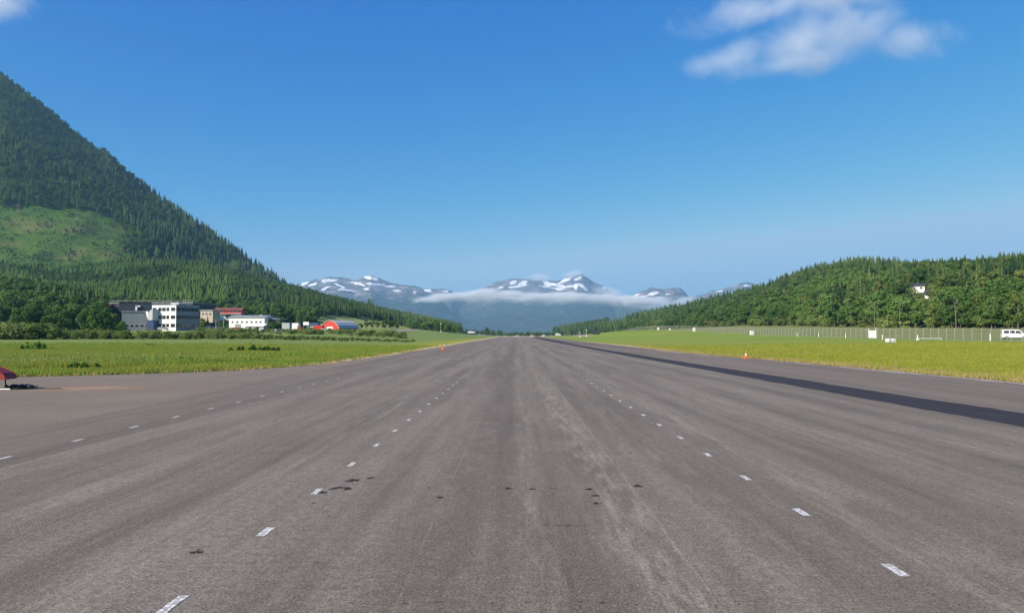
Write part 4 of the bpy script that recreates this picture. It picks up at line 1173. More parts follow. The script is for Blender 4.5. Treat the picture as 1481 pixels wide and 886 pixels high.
def vehicle(name, label, cat, loc, rz, prof, Wd, body, glass_side, glass_front, glass_rear, wheels, r=.33, cab=None, group=None):
    """prof: outline in XZ (front = +X)"""
    v = empty(name, loc, rz); tag(v, label, cat, group)
    mb = MB(); n = len(prof)
    # tumblehome: narrower above the belt line
    def hw(z): return Wd / 2 * (1 - .16 * max(0, (z - .95)) / 1.0)
    vs = [(x, -hw(z), z) for x, z in prof] + [(x, hw(z), z) for x, z in prof]
    fs = [tuple(range(n)), tuple(range(2 * n - 1, n - 1, -1))] + [(i + n, (i + 1) % n + n, (i + 1) % n, i) for i in range(n)]
    mb.add(vs, fs); bo = mb.build('body', body, v, bevel=.03)
    for poly in glass_side:
        for sg in (-1, 1):
            g_ = MB(); k = len(poly)
            vs = [(x, sg * (hw(z) + .003), z) for x, z in poly] + [(x, sg * (hw(z) + .018), z) for x, z in poly]
            g_.add(vs, [tuple(range(k)), tuple(range(2 * k - 1, k - 1, -1))] + [(i, (i + 1) % k, (i + 1) % k + k, i + k) for i in range(k)])
            g_.build('side_window', M['glass'], v)
    for nm, (x0, z0, x1, z1), sg in (('windscreen', glass_front, 1), ('rear_window', glass_rear, -1)):
        g_ = MB(); o_ = .02 * sg
        g_.add([(x0 + o_, -hw(z0) * .88, z0), (x0 + o_, hw(z0) * .88, z0), (x1 + o_, hw(z1) * .86, z1 + .0), (x1 + o_, -hw(z1) * .86, z1),
                (x0 - o_, -hw(z0) * .88, z0), (x0 - o_, hw(z0) * .88, z0), (x1 - o_, hw(z1) * .86, z1), (x1 - o_, -hw(z1) * .86, z1)],
               [(0, 1, 2, 3), (7, 6, 5, 4), (0, 4, 5, 1), (1, 5, 6, 2), (2, 6, 7, 3), (3, 7, 4, 0)])
        g_.build(nm, M['glass'], v)
    xf = max(p_[0] for p_ in prof); xr = min(p_[0] for p_ in prof)
    for sg in (-1, 1):
        MB().box(xf - .14, xf + .02, sg * Wd * .36 - .14, sg * Wd * .36 + .14, .62, .82).build('headlight', M['headlamp'], v, bevel=.02)
        MB().box(xr - .02, xr + .08, sg * Wd * .42 - .08, sg * Wd * .42 + .08, .75, 1.15).build('tail_light', M['carred'], v, bevel=.01)
        MB().box(xf - 1.55, xf - 1.38, sg * (Wd / 2 + .02) - .1, sg * (Wd / 2 + .02) + .1, 1.08, 1.28).build('mirror', M['carblack'], v, bevel=.02)
    MB().box(xf - .12, xf + .06, -Wd * .47, Wd * .47, .3, .55).build('bumper', M['carblack'], v, bevel=.02)
    for wx in wheels:
        for sg in (-1, 1): wheel(v, wx, sg * (Wd / 2 - .08), r)
    return v

van_prof = [(-2.25, .35), (-2.3, 1.0), (-2.22, 1.75), (-2.05, 1.93), (-1.0, 1.98), (.55, 1.95), (.85, 1.84), (1.35, 1.22), (2.15, 1.03), (2.32, .85), (2.34, .35)]
px_, Y_ = 1467, 153
vp = at(1467, 490.2, Y_)
van = vehicle('van', 'white van with dark side windows parked beyond the airfield fence', 'van', (vp[0], Y_, vp[2]), R(-24), van_prof, 1.8, M['carwhite'],
        [[(.1, 1.2), (1.15, 1.2), (.78, 1.72), (.1, 1.76)], [(-.85, 1.2), (-.02, 1.2), (-.02, 1.76), (-.85, 1.78)], [(-1.95, 1.2), (-1.0, 1.2), (-1.0, 1.78), (-1.9, 1.74)]],
        (1.33, 1.25, .88, 1.8), (-2.29, 1.15, -2.21, 1.72), (-1.45, 1.5))
MB().box(-.015, .015, -.905, -.897, .5, 1.15).build('door_seam', M['carblack'], van)
MB().box(.05, .25, -.93, -.9, .98, 1.03).build('door_handle', M['carblack'], van)
car_prof = [(-2.1, .3), (-2.15, .8), (-2.0, 1.0), (-1.35, 1.38), (-.6, 1.46), (.3, 1.42), (1.0, 1.0), (1.9, .85), (2.12, .7), (2.14, .3)]
def car(label, px, py, Y, rz, mat, group=None):
    p = at(px, py, Y)
    return vehicle('parked_car', label, 'car', (p[0], Y, p[2]), rz, car_prof, 1.7, mat,
        [[(-.1, .98), (.88, .98), (.28, 1.34), (-.1, 1.36)], [(-1.3, .98), (-.2, .98), (-.2, 1.36), (-.95, 1.33)]], (.98, 1.02, .33, 1.38), (-1.98, 1.03, -1.38, 1.34), (-1.35, 1.35), .31, group=group)
car('white car parked out on the rough ground left of the runway end', 682, 482, 430, R(0), M['carwhite'])
car('dark car parked right behind the white car near the runway end', 690, 482.2, 450, R(5), M['cardark'])
car('white car facing the camera on the pavement at the far right of the runway end', 786, 487.6, 480, R(-85), M['carwhite'])
car('white car on the grass right of the runway end', 807.5, 484.8, 560, R(-20), M['carwhite'])
car('red car parked at the left corner of the white warehouse', 340, 478, 322, R(-10), M['carred'])
car('second red car from the corner, in front of the white warehouse', 348.5, 478.2, 318, R(8), M['carred'])
car('white car in the yard between the red truck and the barn', 446, 479.8, 335, R(-6), M['carwhite'])
car('white car parked at the very front of the red barn', 470, 479.5, 340, R(-12), M['carwhite'])
car('grey car parked below the white office block', 236, 477.5, 302, R(-18), M['cargrey'])
car('dark car among the bushes between the office block and the warehouse', 305, 477, 300, R(-8), M['cardark'])
car('second dark car among the bushes, nearer the warehouse', 317, 477.5, 300, R(-6), M['cardark'])
car('small white car low beside the dark bush in the yard', 399.5, 481.5, 290, R(80), M['carwhite'])
def truck(label, px, py, Y, rz, cabm, boxm):
    p = at(px, py, Y); v = empty('truck', (p[0], Y, p[2]), rz); tag(v, label, 'truck')
    MB().prism([(1.3, .5), (3.0, .5), (3.05, 1.4), (2.7, 2.5), (1.3, 2.55)], -1.1, 1.1).build('cab', cabm, v, bevel=.04)
    MB().box(-3.2, 1.2, -1.2, 1.2, .9, 3.0).build('cargo_box', boxm, v, bevel=.03)
    MB().box(-3.2, 3.0, -.5, .5, .5, .88).build('chassis', M['carblack'], v)
    MB().add([(3.07, -.95, 1.45), (3.07, .95, 1.45), (2.78, .9, 2.35), (2.78, -.9, 2.35), (3.1, -.95, 1.45), (3.1, .95, 1.45), (2.81, .9, 2.35), (2.81, -.9, 2.35)], [(0, 1, 2, 3), (7, 6, 5, 4), (0, 4, 5, 1), (1, 5, 6, 2), (2, 6, 7, 3), (3, 7, 4, 0)]).build('windscreen', M['glass'], v)
    for sg in (-1, 1): MB().box(1.7, 2.6, sg * 1.115 - .01, sg * 1.115 + .01, 1.5, 2.2).build('side_window', M['glass'], v)
    for wx in (-2.3, -1.2, 2.1):
        for sg in (-1, 1): wheel(v, wx, sg * 1.0, .45, .3)
    return v
truck('red truck with low white box in the yard left of the notice board', 428, 480, 335, R(-10), M['carred'], M['white_wall'])
truck('white truck with red box between the notice board and the barn', 458, 480, 345, R(170), M['carwhite'], M['carred'])

# ------------------------------------------------------------------ right-hill houses
def rhouse(name, label, px, py, L, D, Hw, Hr, rz, wall, roofm):
    p = Rhl.at_pixel(px, py); b = empty(name, tuple(p), rz); tag(b, label, 'house')
    MB().box(-L / 2, L / 2, -D / 2, D / 2, -3, Hw).prismx([(-D / 2, Hw + .001), (D / 2, Hw + .001), (0, Hw + Hr)], -L / 2, L / 2).build('wall', wall, b)
    r = MB(); k = Hr / (D / 2)
    for sgn in (-1, 1): r.prismx([(sgn * (D / 2 + .4), Hw - .4 * k + .06), (0, Hw + Hr + .06), (0, Hw + Hr + .3), (sgn * (D / 2 + .4), Hw - .4 * k + .3)], -L / 2 - .4, L / 2 + .4)
    ro = r.build('roof', roofm, b); MB().box(-.4, .4, -.4, .4, Hw + Hr - .3, Hw + Hr + 1).build('chimney', M['dark_roof'], ro)
    for u in (-L / 4, L / 4): window(b, 0, u, Hw * .5, 1.1, 1.0, L, D)
    return b
rhouse('hillside_house', 'white house with dark roof among the trees on the right hill', 1329, 422.5, 6.6, 5, 3.2, 1.3, R(-30), M['white_wall'], M['dark_roof'])
rhouse('hillside_house', 'tiny pale shed below the white house on the right hill', 1343, 431.5, 2.4, 2.4, 2.4, 1.0, R(-25), M['white_wall'], M['dark_roof'])
rhouse('hillside_house', 'small white hut peeping out of the trees at the left of the right hill', 1137, 427, 3.2, 3.5, 3.2, 1.4, R(10), M['white_wall'], M['dark_roof'])
rhouse('hillside_house', 'house with pale green grey roof half hidden high on the right hill', 1405, 400.5, 8, 7, 2.0, 2.2, R(5), M['tan'], M['green_roof'])

# ------------------------------------------------------------------ airfield fence
fence = empty('airfield_fence', (91, 128, 0)); tag(fence, 'long wire mesh security fence on pale posts between the airfield and the wood', 'fence')
post0 = MB().tube([(0, 0, -.4), (0, 0, 2.3), (.32, 0, 2.68)], .034, 6)
pm = trmesh('fence_post', post0, M['galv'])
ysf = list(np.arange(128, 640, 3.0))
FX = lambda y: 91 + 2.0 * math.sin(y / 90.0)
for i, y in enumerate(ysf[:96]):
    if abs(y - 193) < 1.8: continue
    o = link('post', pm, fence, (FX(y) - 91, y - 128, float(gz(FX(y), y)))); o.rotation_euler = (RS.uniform(-.02, .02), RS.uniform(-.02, .02), 0)
vs = []; fs = []
for y in ysf[96:]:
    k = len(vs); z = float(gz(FX(y), y)); vs += [(a + FX(y) - 91, b_ + y - 128, c_ + z) for a, b_, c_ in post0.v]; fs += [tuple(i + k for i in f) for f in post0.f]
me = bpy.data.meshes.new('post'); me.from_pydata(vs, [], fs); me.materials.append(M['galv'])
o = link('post', me, fence); o['kind'] = 'stuff'
m, g, out = newmat('chain_link_wire')
tr = g.node('ShaderNodeBsdfTransparent'); pb = g.node('ShaderNodeBsdfPrincipled'); pb.inputs['Base Color'].default_value = (.42, .42, .4, 1); pb.inputs['Roughness'].default_value = .6
P = g.obj(); X, Y, Z = g.sep(P)
wv = g.math('MAXIMUM', g.math('SINE', (Y + Z) * 80), g.math('SINE', (Y - Z) * 80))
mx = g.node('ShaderNodeMixShader'); g.put(mx.inputs[0], g.ss(wv, .95, .99, 0.0, 1.0) * .25)
g.nt.links.new(tr.outputs[0], mx.inputs[1]); g.nt.links.new(pb.outputs[0], mx.inputs[2]); g.nt.links.new(mx.outputs[0], out.inputs['Surface'])
vs = []
for y in ysf: 
    z = float(gz(FX(y), y)); vs += [(FX(y) - 91, y - 128, z + .05), (FX(y) - 91, y - 128, z + 2.25)]
vs = np.array(vs); ri = np.arange(len(vs)).reshape(-1, 2)
link('wire_mesh', npmesh('wire_mesh', vs, gridfaces(ri), [m]), fence)
for k_, (hz, ox_) in enumerate(((2.26, 0), (.08, 0), (2.45, .15), (2.62, .3))):
    MB().tube([(FX(y) - 91 + ox_, y - 128, float(gz(FX(y), y)) + hz) for y in ysf], .014 if k_ < 2 else .008, 4).build('top_wire' if k_ != 1 else 'bottom_wire', M['galv'], fence)

# white slatted gate in the fence line
gy_ = 193.0; gx_ = FX(193) - .4
gt = empty('gate', (gx_, gy_, float(gz(gx_, gy_)))); tag(gt, 'white slatted double gate set into the wire fence behind the white cabinet', 'gate')
mb = MB()
for u in np.arange(-1.75, 1.76, .22): mb.box(-.02, .02, u - .06, u + .06, .1, 2.05)
mb.build('gate_leaf', M['white_wall'], gt)
MB().box(-.05, -.021, -1.85, 1.85, .25, .37).box(-.05, -.021, -1.85, 1.85, 1.75, 1.87).build('rail', M['white_wall'], gt)
for u in (-1.95, 1.95): MB().tube([(0, u, -.3), (0, u, 2.6)], .08, 8).build('post', M['white_wall'], gt)

# white boxes, posts beside the fence
def cabinet(px, Y, wd, ht, label, dx=0):
    p = ground_at(px, Y); b = empty('equipment_cabinet', p, R(8)); tag(b, label, 'cabinet')
    MB().box(-wd / 2, wd / 2, -.3, .3, .18, ht).build('body', M['white_wall'], b, bevel=.02)
    MB().box(-wd / 2 + .06, wd / 2 - .06, -.325, -.303, .26, ht - .1).build('door', M['trim'], b)
    MB().box(-wd / 2 - .06, wd / 2 + .06, -.38, .36, ht + .003, ht + .07).build('lid', M['white_wall'], b, bevel=.01)
    MB().box(-wd / 2 + .05, wd / 2 - .05, -.25, .25, -.1, .178).build('plinth', M['galv'], b)
cabinet(1087.5, 270, 1.3, 1.7, 'white equipment cabinet against the middle of the fence')
cabinet(1004, 365, 1.1, 2.0, 'white equipment cabinet at the fence on the crest of the grass bank')
cabinet(952, 460, 1.2, 1.7, 'furthest white equipment cabinet, small at the far end of the grass bank')
cabinet(969, 430, .9, 1.3, 'small white cabinet second from the far end of the grass bank')
p = ground_at(1288, 128); p = (p[0], p[1], p[2] + .05)
b = empty('light_unit', p, R(-4)); tag(b, 'pair of white light boxes on short legs standing in the mown grass', 'airfield light')
for sx, rzx in ((-.36, .25), (.36, -.05)):
    bx_ = MB().box(-.29, .29, -.45, .45, .38, .92).build('housing', M['white_wall'], b, (sx, 0, 0), bevel=.04)
    bx_.rotation_euler.z = rzx
    MB().box(-.2, .2, -.47, -.452, .5, .78).build('lens', M['cargrey'], bx_)
    for lx in (-.2, .2):
        for ly in (-.3, .3): MB().tube([(sx + lx, ly, -.05), (sx + lx, ly, .4)], .025, 6).build('leg', M['galv'], b)

def marker(px, Y, h, r, label, group=None):
    p = ground_at(px, Y); b = empty('marker_post', p); tag(b, label, 'post', group)
    MB().tube([(0, 0, -.2), (0, 0, h)], r, 8).build('shaft', M['white_wall'], b)
    MB().lathe([(r * 1.2, h), (r * 1.2, h + .05), (.01, h + .09)], 8).build('cap', M['cargrey'], b)
marker(1432, 146, 1.45, .09, 'thick white post in front of the fence near the white van')
marker(1276, 168, 1.25, .07, 'white post just right of the slatted gate')
marker(1223, 200, 1.3, .08, 'white post along the fence left of the slatted gate')
marker(1184, 225, 1.3, .08, 'white post along the fence, second left of the slatted gate')
marker(1153, 240, 1.2, .07, 'white post along the fence, third left of the slatted gate')
p = ground_at(1327, 162); b = empty('boom_barrier', p); tag(b, 'low white boom barrier lying just behind the fence', 'barrier')
MB().tube([(0, 0, -.2), (0, 0, 1.2)], .09, 8).build('post', M['white_wall'], b)
MB().tube([(0, 0, .45), (5.2, 0, .42)], .05, 6).build('boom', M['white_wall'], b)
MB().tube([(5.1, 0, -.2), (5.1, 0, .4)], .05, 6).build('boom_rest', M['white_wall'], b)
MB().box(-.2, .2, -.2, .2, -.1, .5).build('motor_box', M['trim'], b, bevel=.02)

# masts beyond, dark sign panel
def mast(px, Y, h, label, arm=True, z=None):
    p = ground_at(px, Y); b = empty('lamp_mast', p); tag(b, label, 'mast')
    MB().tube([(0, 0, -.3), (0, 0, h)], .12, 8, .07).build('pole', M['galv'], b)
    if arm:
        MB().box(-.35, .35, -.1, .1, h, h + .3).build('lamp_head', M['white_wall'], b, bevel=.03)
        MB().box(-.18, .18, -.15, .15, -.1, 1.0).build('base_box', M['white_wall'], b)
mast(848, 430, 3.8, 'taller pale lamp mast left of the dark sign panel')
mast(838.5, 430, 2.6, 'shorter pale mast furthest left of the dark sign panel')
mast(637.5, 500, 5.5, 'pale lamp mast in front of the low trees at the tail of the left hill')
mast(323, 300, 5.0, 'thin pole standing between the red house and the office block', False)
mast(312, 295, 5.2, 'slim lamp pole beside the red house', False)
p = ground_at(862, 440); b = empty('sign_panel', p, R(4)); tag(b, 'dark sign panel on posts at the far end of the grass bank', 'sign')
MB().box(-2.4, 2.4, -.06, .06, .7, 2.6).build('panel', M['dark_wall'], b)
for u in (-2.1, 2.1): MB().tube([(u, .14, -.3), (u, .14, 2.7)], .07, 6).build('post', M['galv'], b)

# power poles on the clearing
def power_pole(px, py, h, label):
    q = Lmt.at_pixel(px, py); b = empty('power_pole', tuple(q), R(15)); tag(b, label, 'power pole')
    MB().tube([(-1.1, 0, -2), (-1.1, 0, h)], .34, 6, .22).build('pole', M['wood_pole'], b)
    MB().tube([(1.1, 0, -2), (1.1, 0, h)], .34, 6, .22).build('pole', M['wood_pole'], b)
    MB().box(-3.4, 3.4, -.15, .15, h - 1.2, h - .8).build('crossarm', M['wood_pole'], b)
    for u in (-3, 0, 3): MB().lathe([(.05, -1.2), (.16, -1), (.16, -.3), (.05, 0)], 6, (u, 0, h - 1.25)).build('insulator', M['glass'], b)
power_pole(21, 309, 14, 'leftmost of two power poles at the top of the clearing on the mountain')
power_pole(107, 320, 15, 'right-hand power pole near the edge of the spruces on the mountain clearing')

# pale bare trunks in the right wood
def dead_tree(px, Y, h, label, seed):
    rs = np.random.RandomState(seed); x = at(px, 484, Y)[0]; z = float(gz(x, Y)) - .4
    b = empty('bare_tree', (x, Y, z)); tag(b, label, 'tree')
    MB().tube([(0, 0, 0), (rs.uniform(-.4, .4), 0, h * .5), (rs.uniform(-.9, .9), 0, h)], .085, 7, .02).build('trunk', M['bark_pale'], b)
    mb = MB()
    for k in range(7):
        zz_ = h * rs.uniform(.45, .95); a = rs.uniform(0, 6.28); l = rs.uniform(.8, 2.2)
        mb.tube([(0, 0, zz_), (math.cos(a) * l, math.sin(a) * l, zz_ + l * .6)], .04, 4, .015)
    mb.build('branches', M['bark_pale'], b)
for i, (px, Y, h, lb) in enumerate(((1265, 292, 11, 'leaning pale bare trunk at the edge of the wood above the slatted gate'), (1302, 275, 12, 'thin pale bare trunk between the gate and the van'),
                                    (1383, 240, 12, 'tall pale bare trunk left of the white van'))):
    dead_tree(px, Y, h, lb, i)

# ------------------------------------------------------------------ cones
def cone(px, py, label, h=.62, tilt=(0, 0), rz=0, y=None, band=M['reflect']):
    Y = y; p = at(px, py, Y); b = empty('traffic_cone', (p[0], Y, .0 + .01), rz, tilt); tag(b, label, 'cone')
    MB().box(-.19, .19, -.19, .19, 0, .035).build('base', M['orange'], b, bevel=.01)
    MB().lathe([(.135, .036), (.135 - .11 * .42, h * .42)], 18).build('lower_cone', M['orange'], b, smooth=True)
    MB().lathe([(.09, h * .42), (.066, h * .64)], 18).build('band', band, b, smooth=True)
    MB().lathe([(.0655, h * .64), (.03, h), (.012, h + .01)], 18).build('upper_cone', M['orange'], b, smooth=True)
    return b
cone(1079, 518, 'orange traffic cone with white band at the right edge of the asphalt', .62, y=F * 2 / (518 - 484))
cone(641.5, 507, 'orange cone leaning over at the left edge of the runway', .95, (R(-8), R(-22)), .4, y=F * 2 / (507.2 - 484), band=M['orange'])

# ------------------------------------------------------------------ red marker board and cable heap at the left edge
Yb = F * 2 / 79.0
p = at(17, 563, Yb)
b = empty('marker_board', (p[0] - .05, Yb, .01), R(4)); tag(b, 'faded red hooded marker board on bent metal legs at the left edge of the taxiway', 'marker board')
shell = [(-1.9, .40), (-1.86, .52), (-1.5, .74), (-.95, .83), (-.52, .79), (-.1, .60), (-.04, .53), (.02, .395)]
inner = [(-.02, .37), (-1.86, .37)]
MB().prism(shell + inner, -.32, .32).build('hood', M['redboard'], b, bevel=.012)
rim = [(x, z + .006) for x, z in shell]
mb = MB()
for yy in (-.335, .335):
    mb.tube([(x, yy, z) for x, z in shell], .016, 6)
mb.build('rim', M['redboard'], b)
for lx in (-.33, -1.5):
    MB().tube([(lx, -.2, .385), (lx - .01, -.2, .2), (lx - .03, -.22, .06), (lx + .05, -.26, .02), (lx + .5, -.3, .02)], .03, 8).build('leg', M['galv'], b)
    MB().tube([(lx + .05, .15, .385), (lx + .05, .18, .05), (lx + .4, .2, .02)], .025, 8).build('leg', M['carblack'], b)
p2 = at(30, 563, Yb + .15)
hp = empty('cable_heap', (p2[0], Yb + .25, .01)); tag(hp, 'tangled heap of black cable on the pavement beside the red marker board', 'cable')
rs = np.random.RandomState(5)
mb = MB()
for k in range(16):
    cx_ = rs.uniform(-.42, .3); cy_ = rs.uniform(-.15, .2); r_ = rs.uniform(.07, .17); hz = rs.uniform(.02, .1)
    pts = [(cx_ + r_ * 1.4 * math.cos(a), cy_ + r_ * math.sin(a), .02 + hz + .035 * math.sin(3 * a + k)) for a in np.linspace(0, 6.0, 14)]
    mb.tube(pts, .016, 6)
mb.build('cable_loops', M['cable'], hp)
tl_ = [(.3 + .06 * i, .02 * math.sin(i * .8), .015) for i in range(20)]
MB().tube(tl_, .012, 6).build('loose_end', M['cable'], hp)
for k, (sx, sy) in enumerate(((-.36, .02), (.05, .05), (.28, -.02))):
    MB().lathe([(.02, .0), (.1, .01), (.12, .06), (.09, .13), (.03, .15)], 10, (sx, sy, .0)).build('connector', M['cable'], hp, smooth=True)

# heaps of gravel and kit at the runway end
m, g, out = newmat('gravel')
P = g.pos(); c = g.mix(g.ss(g.noise(P, 3, 4, .7), .35, .65), (.2, .17, .13), (.42, .37, .3)); bsdf(g, out, c, .95, 0, g.bump(g.noise(P, 8, 3), .8, .1), .1)
def heap(px, Y, wd, ht, label, seed):
    rs = np.random.RandomState(seed); n = 22; m_ = 9; V = []
    for i in range(m_):
        r = i / (m_ - 1)
        for k in range(n):
            a = 6.283 * k / n; rr = r * (1 + .18 * math.sin(2 * a + seed) + .1 * rs.rand())
            V.append((math.cos(a) * rr * wd / 2, math.sin(a) * rr * wd * .35, ht * (1 - r) ** 1.1 * (1 + .15 * rs.rand()) - .05 * r))
    fs = [(i * n + k, (i + 1) * n + k, (i + 1) * n + (k + 1) % n, i * n + (k + 1) % n) for i in range(m_ - 1) for k in range(n)]
    x = at(px, 484, Y)[0]; o = link('gravel_heap', npmesh('gravel_heap', V, np.array(fs), [m], smooth=True), None, (x, Y, float(gz(x, Y)))); tag(o, label, 'gravel heap')
heap(748, 700, 12, 1.6, 'pale brown gravel heap at the middle of the runway end', 1)
heap(731, 690, 6, 1.0, 'smaller gravel heap left of the big one at the runway end', 2)
heap(770, 705, 9, 1.9, 'brown gravel heap right of the middle at the runway end', 3)

# gravel road climbing at the left and right of the runway end
def ribbon(name, pts, wd, mat):
    vs = []
    for i, (px, Y) in enumerate(pts):
        x = at(px, 484, Y)[0]; vs += [(x - wd / 2, Y, float(gz(x - wd / 2, Y)) + .06), (x + wd / 2, Y, float(gz(x + wd / 2, Y)) + .06)]
    vs = np.array(vs); ri = np.arange(len(vs)).reshape(-1, 2)
    tag(link(name, npmesh(name, vs, gridfaces(ri), [mat])), kind='structure')
ribbon('gravel_road', [(820 - k * .2 + 28 * (1 - k / 20), 430 + k * 22) for k in range(21)], 7, m)
ribbon('gravel_road', [(560 + 5 * k, 330 + k * 16) for k in range(20)], 7, m)

# ------------------------------------------------------------------ far mountains
m, g, out = newmat('far_mountain_rock')
P = g.pos(); X, Y, Z = g.sep(P)
n = g.noise(g.scale(P, (1, 1, 2.2)), .006, 8, .68); n2 = g.noise(P, .0013, 4)
rock = g.mix(g.ss(n, .35, .65), (.06, .055, .055), (.3, .265, .24))
veg = g.mix(g.ss(n2, .3, .7), (.03, .045, .03), (.06, .075, .045))
c = g.mix(g.ss(Z + n * 380, 520, 760), veg, rock)
sn = g.attr('snow')
c = g.mix(g.ss(sn + (n - .5) * 2.6, .36, .46), c, (.9, .9, .92))
bsdf(g, out, c, .9, 0, g.bump(n, 1.0, 60), .1)
def far_mtn(px, ridge, ridgeY, footY, seed, snow, amp=70, cols=420, sc=900., low=0):
    H_ = Hill(px, ridge, ridgeY, footY, lambda x, y: low + 0 * x, 0, 110, cols, 1.0, amp, seed, 1.4, sc, ([0, .35, .75, 1, 2], [0, .25, .68, 1, 1]))
    # craggy skyline
    cr = (fbm(H_.X / 210, H_.Y / 210, seed + 9, 5, True) - .5) * 62 * np.clip(H_.t, 0, 1)[:, None] ** 2
    H_.Z += cr
    V = H_.V(); q = proj(V); a = np.zeros(len(q))
    for sx, sy, rx, ry, ang in snow:
        ca, sa = math.cos(R(ang)), math.sin(R(ang)); dx = q[:, 0] - sx; dy = q[:, 1] - sy
        u = (dx * ca + dy * sa) / rx; v = (-dx * sa + dy * ca) / ry
        a = np.maximum(a, ss(1.7, .1, np.sqrt(u * u + v * v)) * 1.0)
    me = npmesh('far_mountain', V, gridfaces(H_.idx()), [m], smooth=True)
    at_ = me.attributes.new('snow', 'FLOAT', 'POINT'); at_.data.foreach_set('value', a.astype(np.float32))
    tag(link('mountain', me), kind='structure'); return H_
far_mtn([330, 400, 430, 455, 475, 492, 512, 525, 536, 548, 560, 590, 606, 625, 640, 660, 700], [440, 422, 411, 406, 402, 401, 405, 401, 398, 404, 410, 414, 417, 428, 440, 455, 478],
        [9500] * 17, [6300] * 17, 3, [(452, 411, 9, 2, -20), (478, 405, 13, 2.2, -5), (490, 412, 8, 1.5, 20), (535, 402, 9, 2.2, 10), (520, 411, 12, 1.5, 15), (545, 411, 12, 1.5, 5), (565, 414, 10, 1.2, 0), (500, 419, 12, 1.2, 5), (470, 417, 7, 1.5, -20), (574, 420, 6, 1.2, 0), (600, 423, 3, 1, 0), (441, 410, 6, 2.4, -25), (530, 418, 4, 1.5, 0)])
far_mtn([560, 600, 615, 640, 652, 658, 668, 700, 760], [432, 421, 418, 419, 420, 426, 436, 452, 474], [10300] * 9, [8000] * 9, 13, [(618, 420, 8, 1.5, -5), (645, 421, 6, 1, 0)], 30, 160)
far_mtn([560, 600, 650, 680, 697, 712, 722, 735, 765, 785, 800, 812, 828, 836, 843, 850, 858, 868, 878, 893, 915, 960], [462, 450, 438, 427, 419, 411, 407, 404, 405, 407, 406, 404, 400, 398, 398, 402, 409, 413, 417, 428, 444, 470],
        [11200] * 22, [7200] * 22, 23, [(742, 409, 5, 3, -30), (756, 409, 7, 2.6, -20), (748, 414, 14, 1.6, -8), (800, 411, 15, 2.4, 12), (816, 406, 12, 2, -22), (792, 415, 10, 1.6, 5), (835, 403, 6, 1.4, -20), (833, 414, 3.2, 4, 30), (841, 413, 6, 2.2, 30), (848, 419, 4, 1.6, 25), (822, 414, 10, 1.2, -5), (874, 416, 4, 1.6, 15), (724, 416, 5, 1.2, -10), (808, 418, 5, 1.8, 0), (885, 423, 3, 1, 30)])
far_mtn([860, 905, 918, 930, 945, 952, 965, 975, 984, 990, 996, 1020, 1060], [470, 434, 428, 422, 417.5, 417, 418.5, 419, 418.5, 422, 430, 450, 475], [9800] * 13, [7000] * 13, 33, [(945, 424, 8, 2, -12), (920, 427, 5, 1.5, -25), (930, 429, 6, 1, -10), (965, 425, 3, 1, 0), (955, 430, 8, 1, 0)])
far_mtn([985, 1005, 1020, 1045, 1062, 1072, 1082, 1092, 1105, 1160], [436, 429, 424, 417.5, 416, 411, 409, 412, 420, 445], [10800] * 10, [8000] * 10, 43, [(1080, 413, 5, 1, 0), (1040, 421, 6, .9, -10)], 30, 200)
# dark forested slopes that close the valley below the clouds
def low_ridge(px, ridge, Yr, Yf, seed, amp=30):
    H_ = Hill(px, ridge, [Yr] * len(px), [Yf] * len(px), lambda x, y: 0 * x, 0, 60, 260, 1.0, amp, seed, 1.5, 500.)
    me = npmesh('far_slope', H_.V(), gridfaces(H_.idx()), [m], smooth=True)
    tag(link('mountain', me), kind='structure')
#low_ridge([380, 450, 520, 600, 680, 760, 840, 920, 1000, 1100], [452, 444, 440, 441, 446, 452, 450, 444, 447, 458], 7000, 4600, 53)

# ------------------------------------------------------------------ haze, clouds
def vol_box(name, lo, hi, mat, label=None, cat=None):
    c_ = [(a + b_) / 2 for a, b_ in zip(lo, hi)]; d_ = [(b_ - a) / 2 for a, b_ in zip(lo, hi)]
    mb = MB().box(-d_[0], d_[0], -d_[1], d_[1], -d_[2], d_[2])
    o = mb.build(name, mat, None, tuple(c_)); tag(o, label, cat, None, 'stuff'); return o, d_
m, g, out = newmat('haze')
pv = g.node('ShaderNodeVolumePrincipled'); pv.inputs['Color'].default_value = (.36, .69, 1, 1); pv.inputs['Density'].default_value = 7e-5; pv.inputs['Anisotropy'].default_value = .1
g.nt.links.new(pv.outputs[0], out.inputs['Volume'])
vol_box('haze', (-27500, -3500, -2.0), (27500, 31000, 1060), m, 'thin bluish air haze over the whole valley', 'haze')

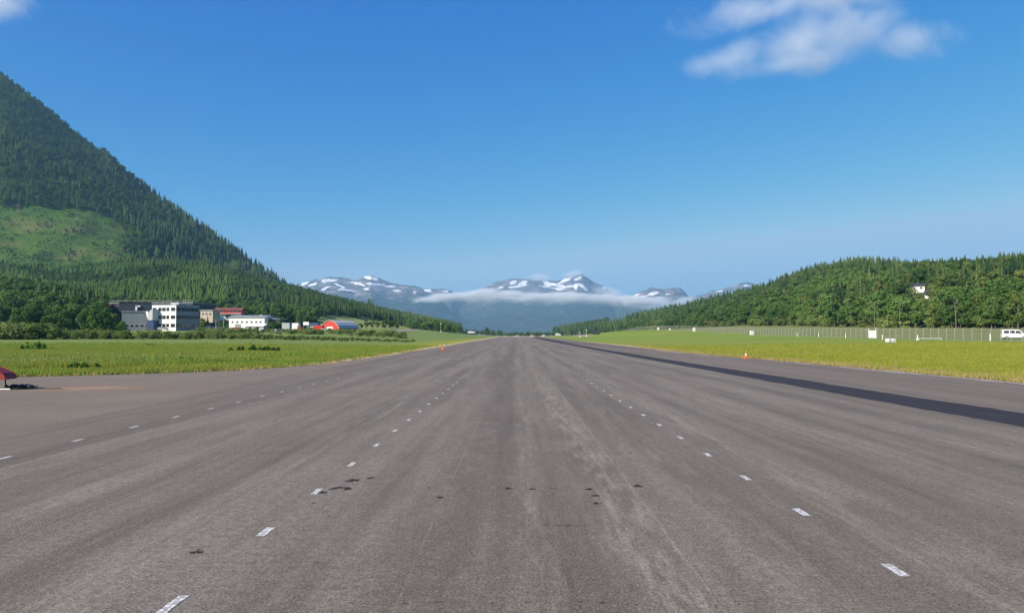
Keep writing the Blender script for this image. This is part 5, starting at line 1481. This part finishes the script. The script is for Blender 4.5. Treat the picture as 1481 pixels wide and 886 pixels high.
def cloud(name, label, blobs, Y, thick, dens, seed, sc, amp=1.9, soft=1.2, stretch=(1, 1, 1)):
    """one body of vapour: soft ellipsoids (px, py, rx, ry, degrees) broken up by noise, filling a real volume at distance Y"""
    k = Y / F
    x0 = min(b[0] - b[2] * 1.25 for b in blobs); x1 = max(b[0] + b[2] * 1.25 for b in blobs)
    y0 = min(b[1] - max(b[3], b[2] * abs(math.sin(R(b[4])))) * 1.4 for b in blobs); y1 = max(b[1] + max(b[3], b[2] * abs(math.sin(R(b[4])))) * 1.4 for b in blobs)
    a = at(x0, y1, Y); b_ = at(x1, y0, Y); lo = (a[0], Y - thick / 2, a[2]); hi = (b_[0], Y + thick / 2, b_[2])
    cc = [(p_ + q_) / 2 for p_, q_ in zip(lo, hi)]
    m, g, out = newmat(name + '_vapour')
    P = g.obj(); X, Yy, Z = g.sep(P); body = None
    for (px, py, rx, ry, an) in blobs:
        c_ = at(px, py, Y); ca, sa = math.cos(R(an)), math.sin(R(an))
        dx = X - (c_[0] - cc[0]); dz = Z - (c_[2] - cc[2])
        u = (dx * ca + dz * sa) / (rx * k); v = (dz * ca - dx * sa) / (ry * k); w_ = Yy / (thick * .5)
        f = 1 - g.math('SQRT', u * u + v * v + w_ * w_)
        body = f if body is None else g.math('MAXIMUM', body, f)
    n = g.noise(g.vadd(g.scale(P, tuple(sc * q_ for q_ in stretch)), (seed * 3.1, seed * 1.7, seed)), 1.0, 7, .62, .6)
    dn = g.ss(body + (n - .52) * amp, .0, soft) * g.ss(body, -.2, .1) * dens
    pv = g.node('ShaderNodeVolumePrincipled'); pv.inputs['Color'].default_value = (.96, .985, 1, 1); pv.inputs['Anisotropy'].default_value = .0
    g.put(pv.inputs['Density'], dn); g.nt.links.new(pv.outputs[0], out.inputs['Volume'])
    o, _ = vol_box(name, lo, hi, m, label, 'cloud'); return o
cloud('cloud', 'large soft white cloud in the upper right of the sky',
      [(1060, 85, 80, 32, 14), (1150, 62, 100, 44, 20), (1240, 42, 95, 48, 10), (1315, 58, 75, 36, -8), (1080, 15, 120, 34, 10), (1190, -10, 150, 40, 0), (1150, 92, 150, 22, 8)], 4200, 420, .0062, 3.0, .0035)
cloud('cloud', 'small soft cloud cut by the upper left corner of the photo', [(0, 5, 60, 38, 0), (-60, 10, 60, 44, 0)], 4200, 240, .012, 9.0, .005)
cloud('fog_bank', 'flat band of low white cloud lying across the slopes under the snowy peak',
      [(650, 430, 60, 8, 3), (715, 429, 70, 10, 0), (770, 431, 60, 10, -2), (820, 430, 60, 11, 0), (875, 433, 60, 10, -3), (690, 425, 40, 8, 6), (915, 435, 60, 9, -2), (740, 425, 30, 8, 0)], 6300, 300, .042, 5.0, .009, 1.9, .9, (.7, 1, 1.3))
cloud('fog_bank', 'thin misty cloud drifting right of the snowy peak', [(890, 428, 40, 11, -20), (945, 438, 60, 13, 0), (985, 436, 30, 8, 10)], 6800, 300, .012, 12.0, .008, 1.8, .9, (.7, 1, 1.3))
cloud('fog_bank', 'faint wisp of cloud rising behind the snowy summit ridge', [(780, 401, 22, 8, 0), (830, 396, 24, 7, 10)], 10400, 260, .008, 15.0, .008, 1.8, .9)
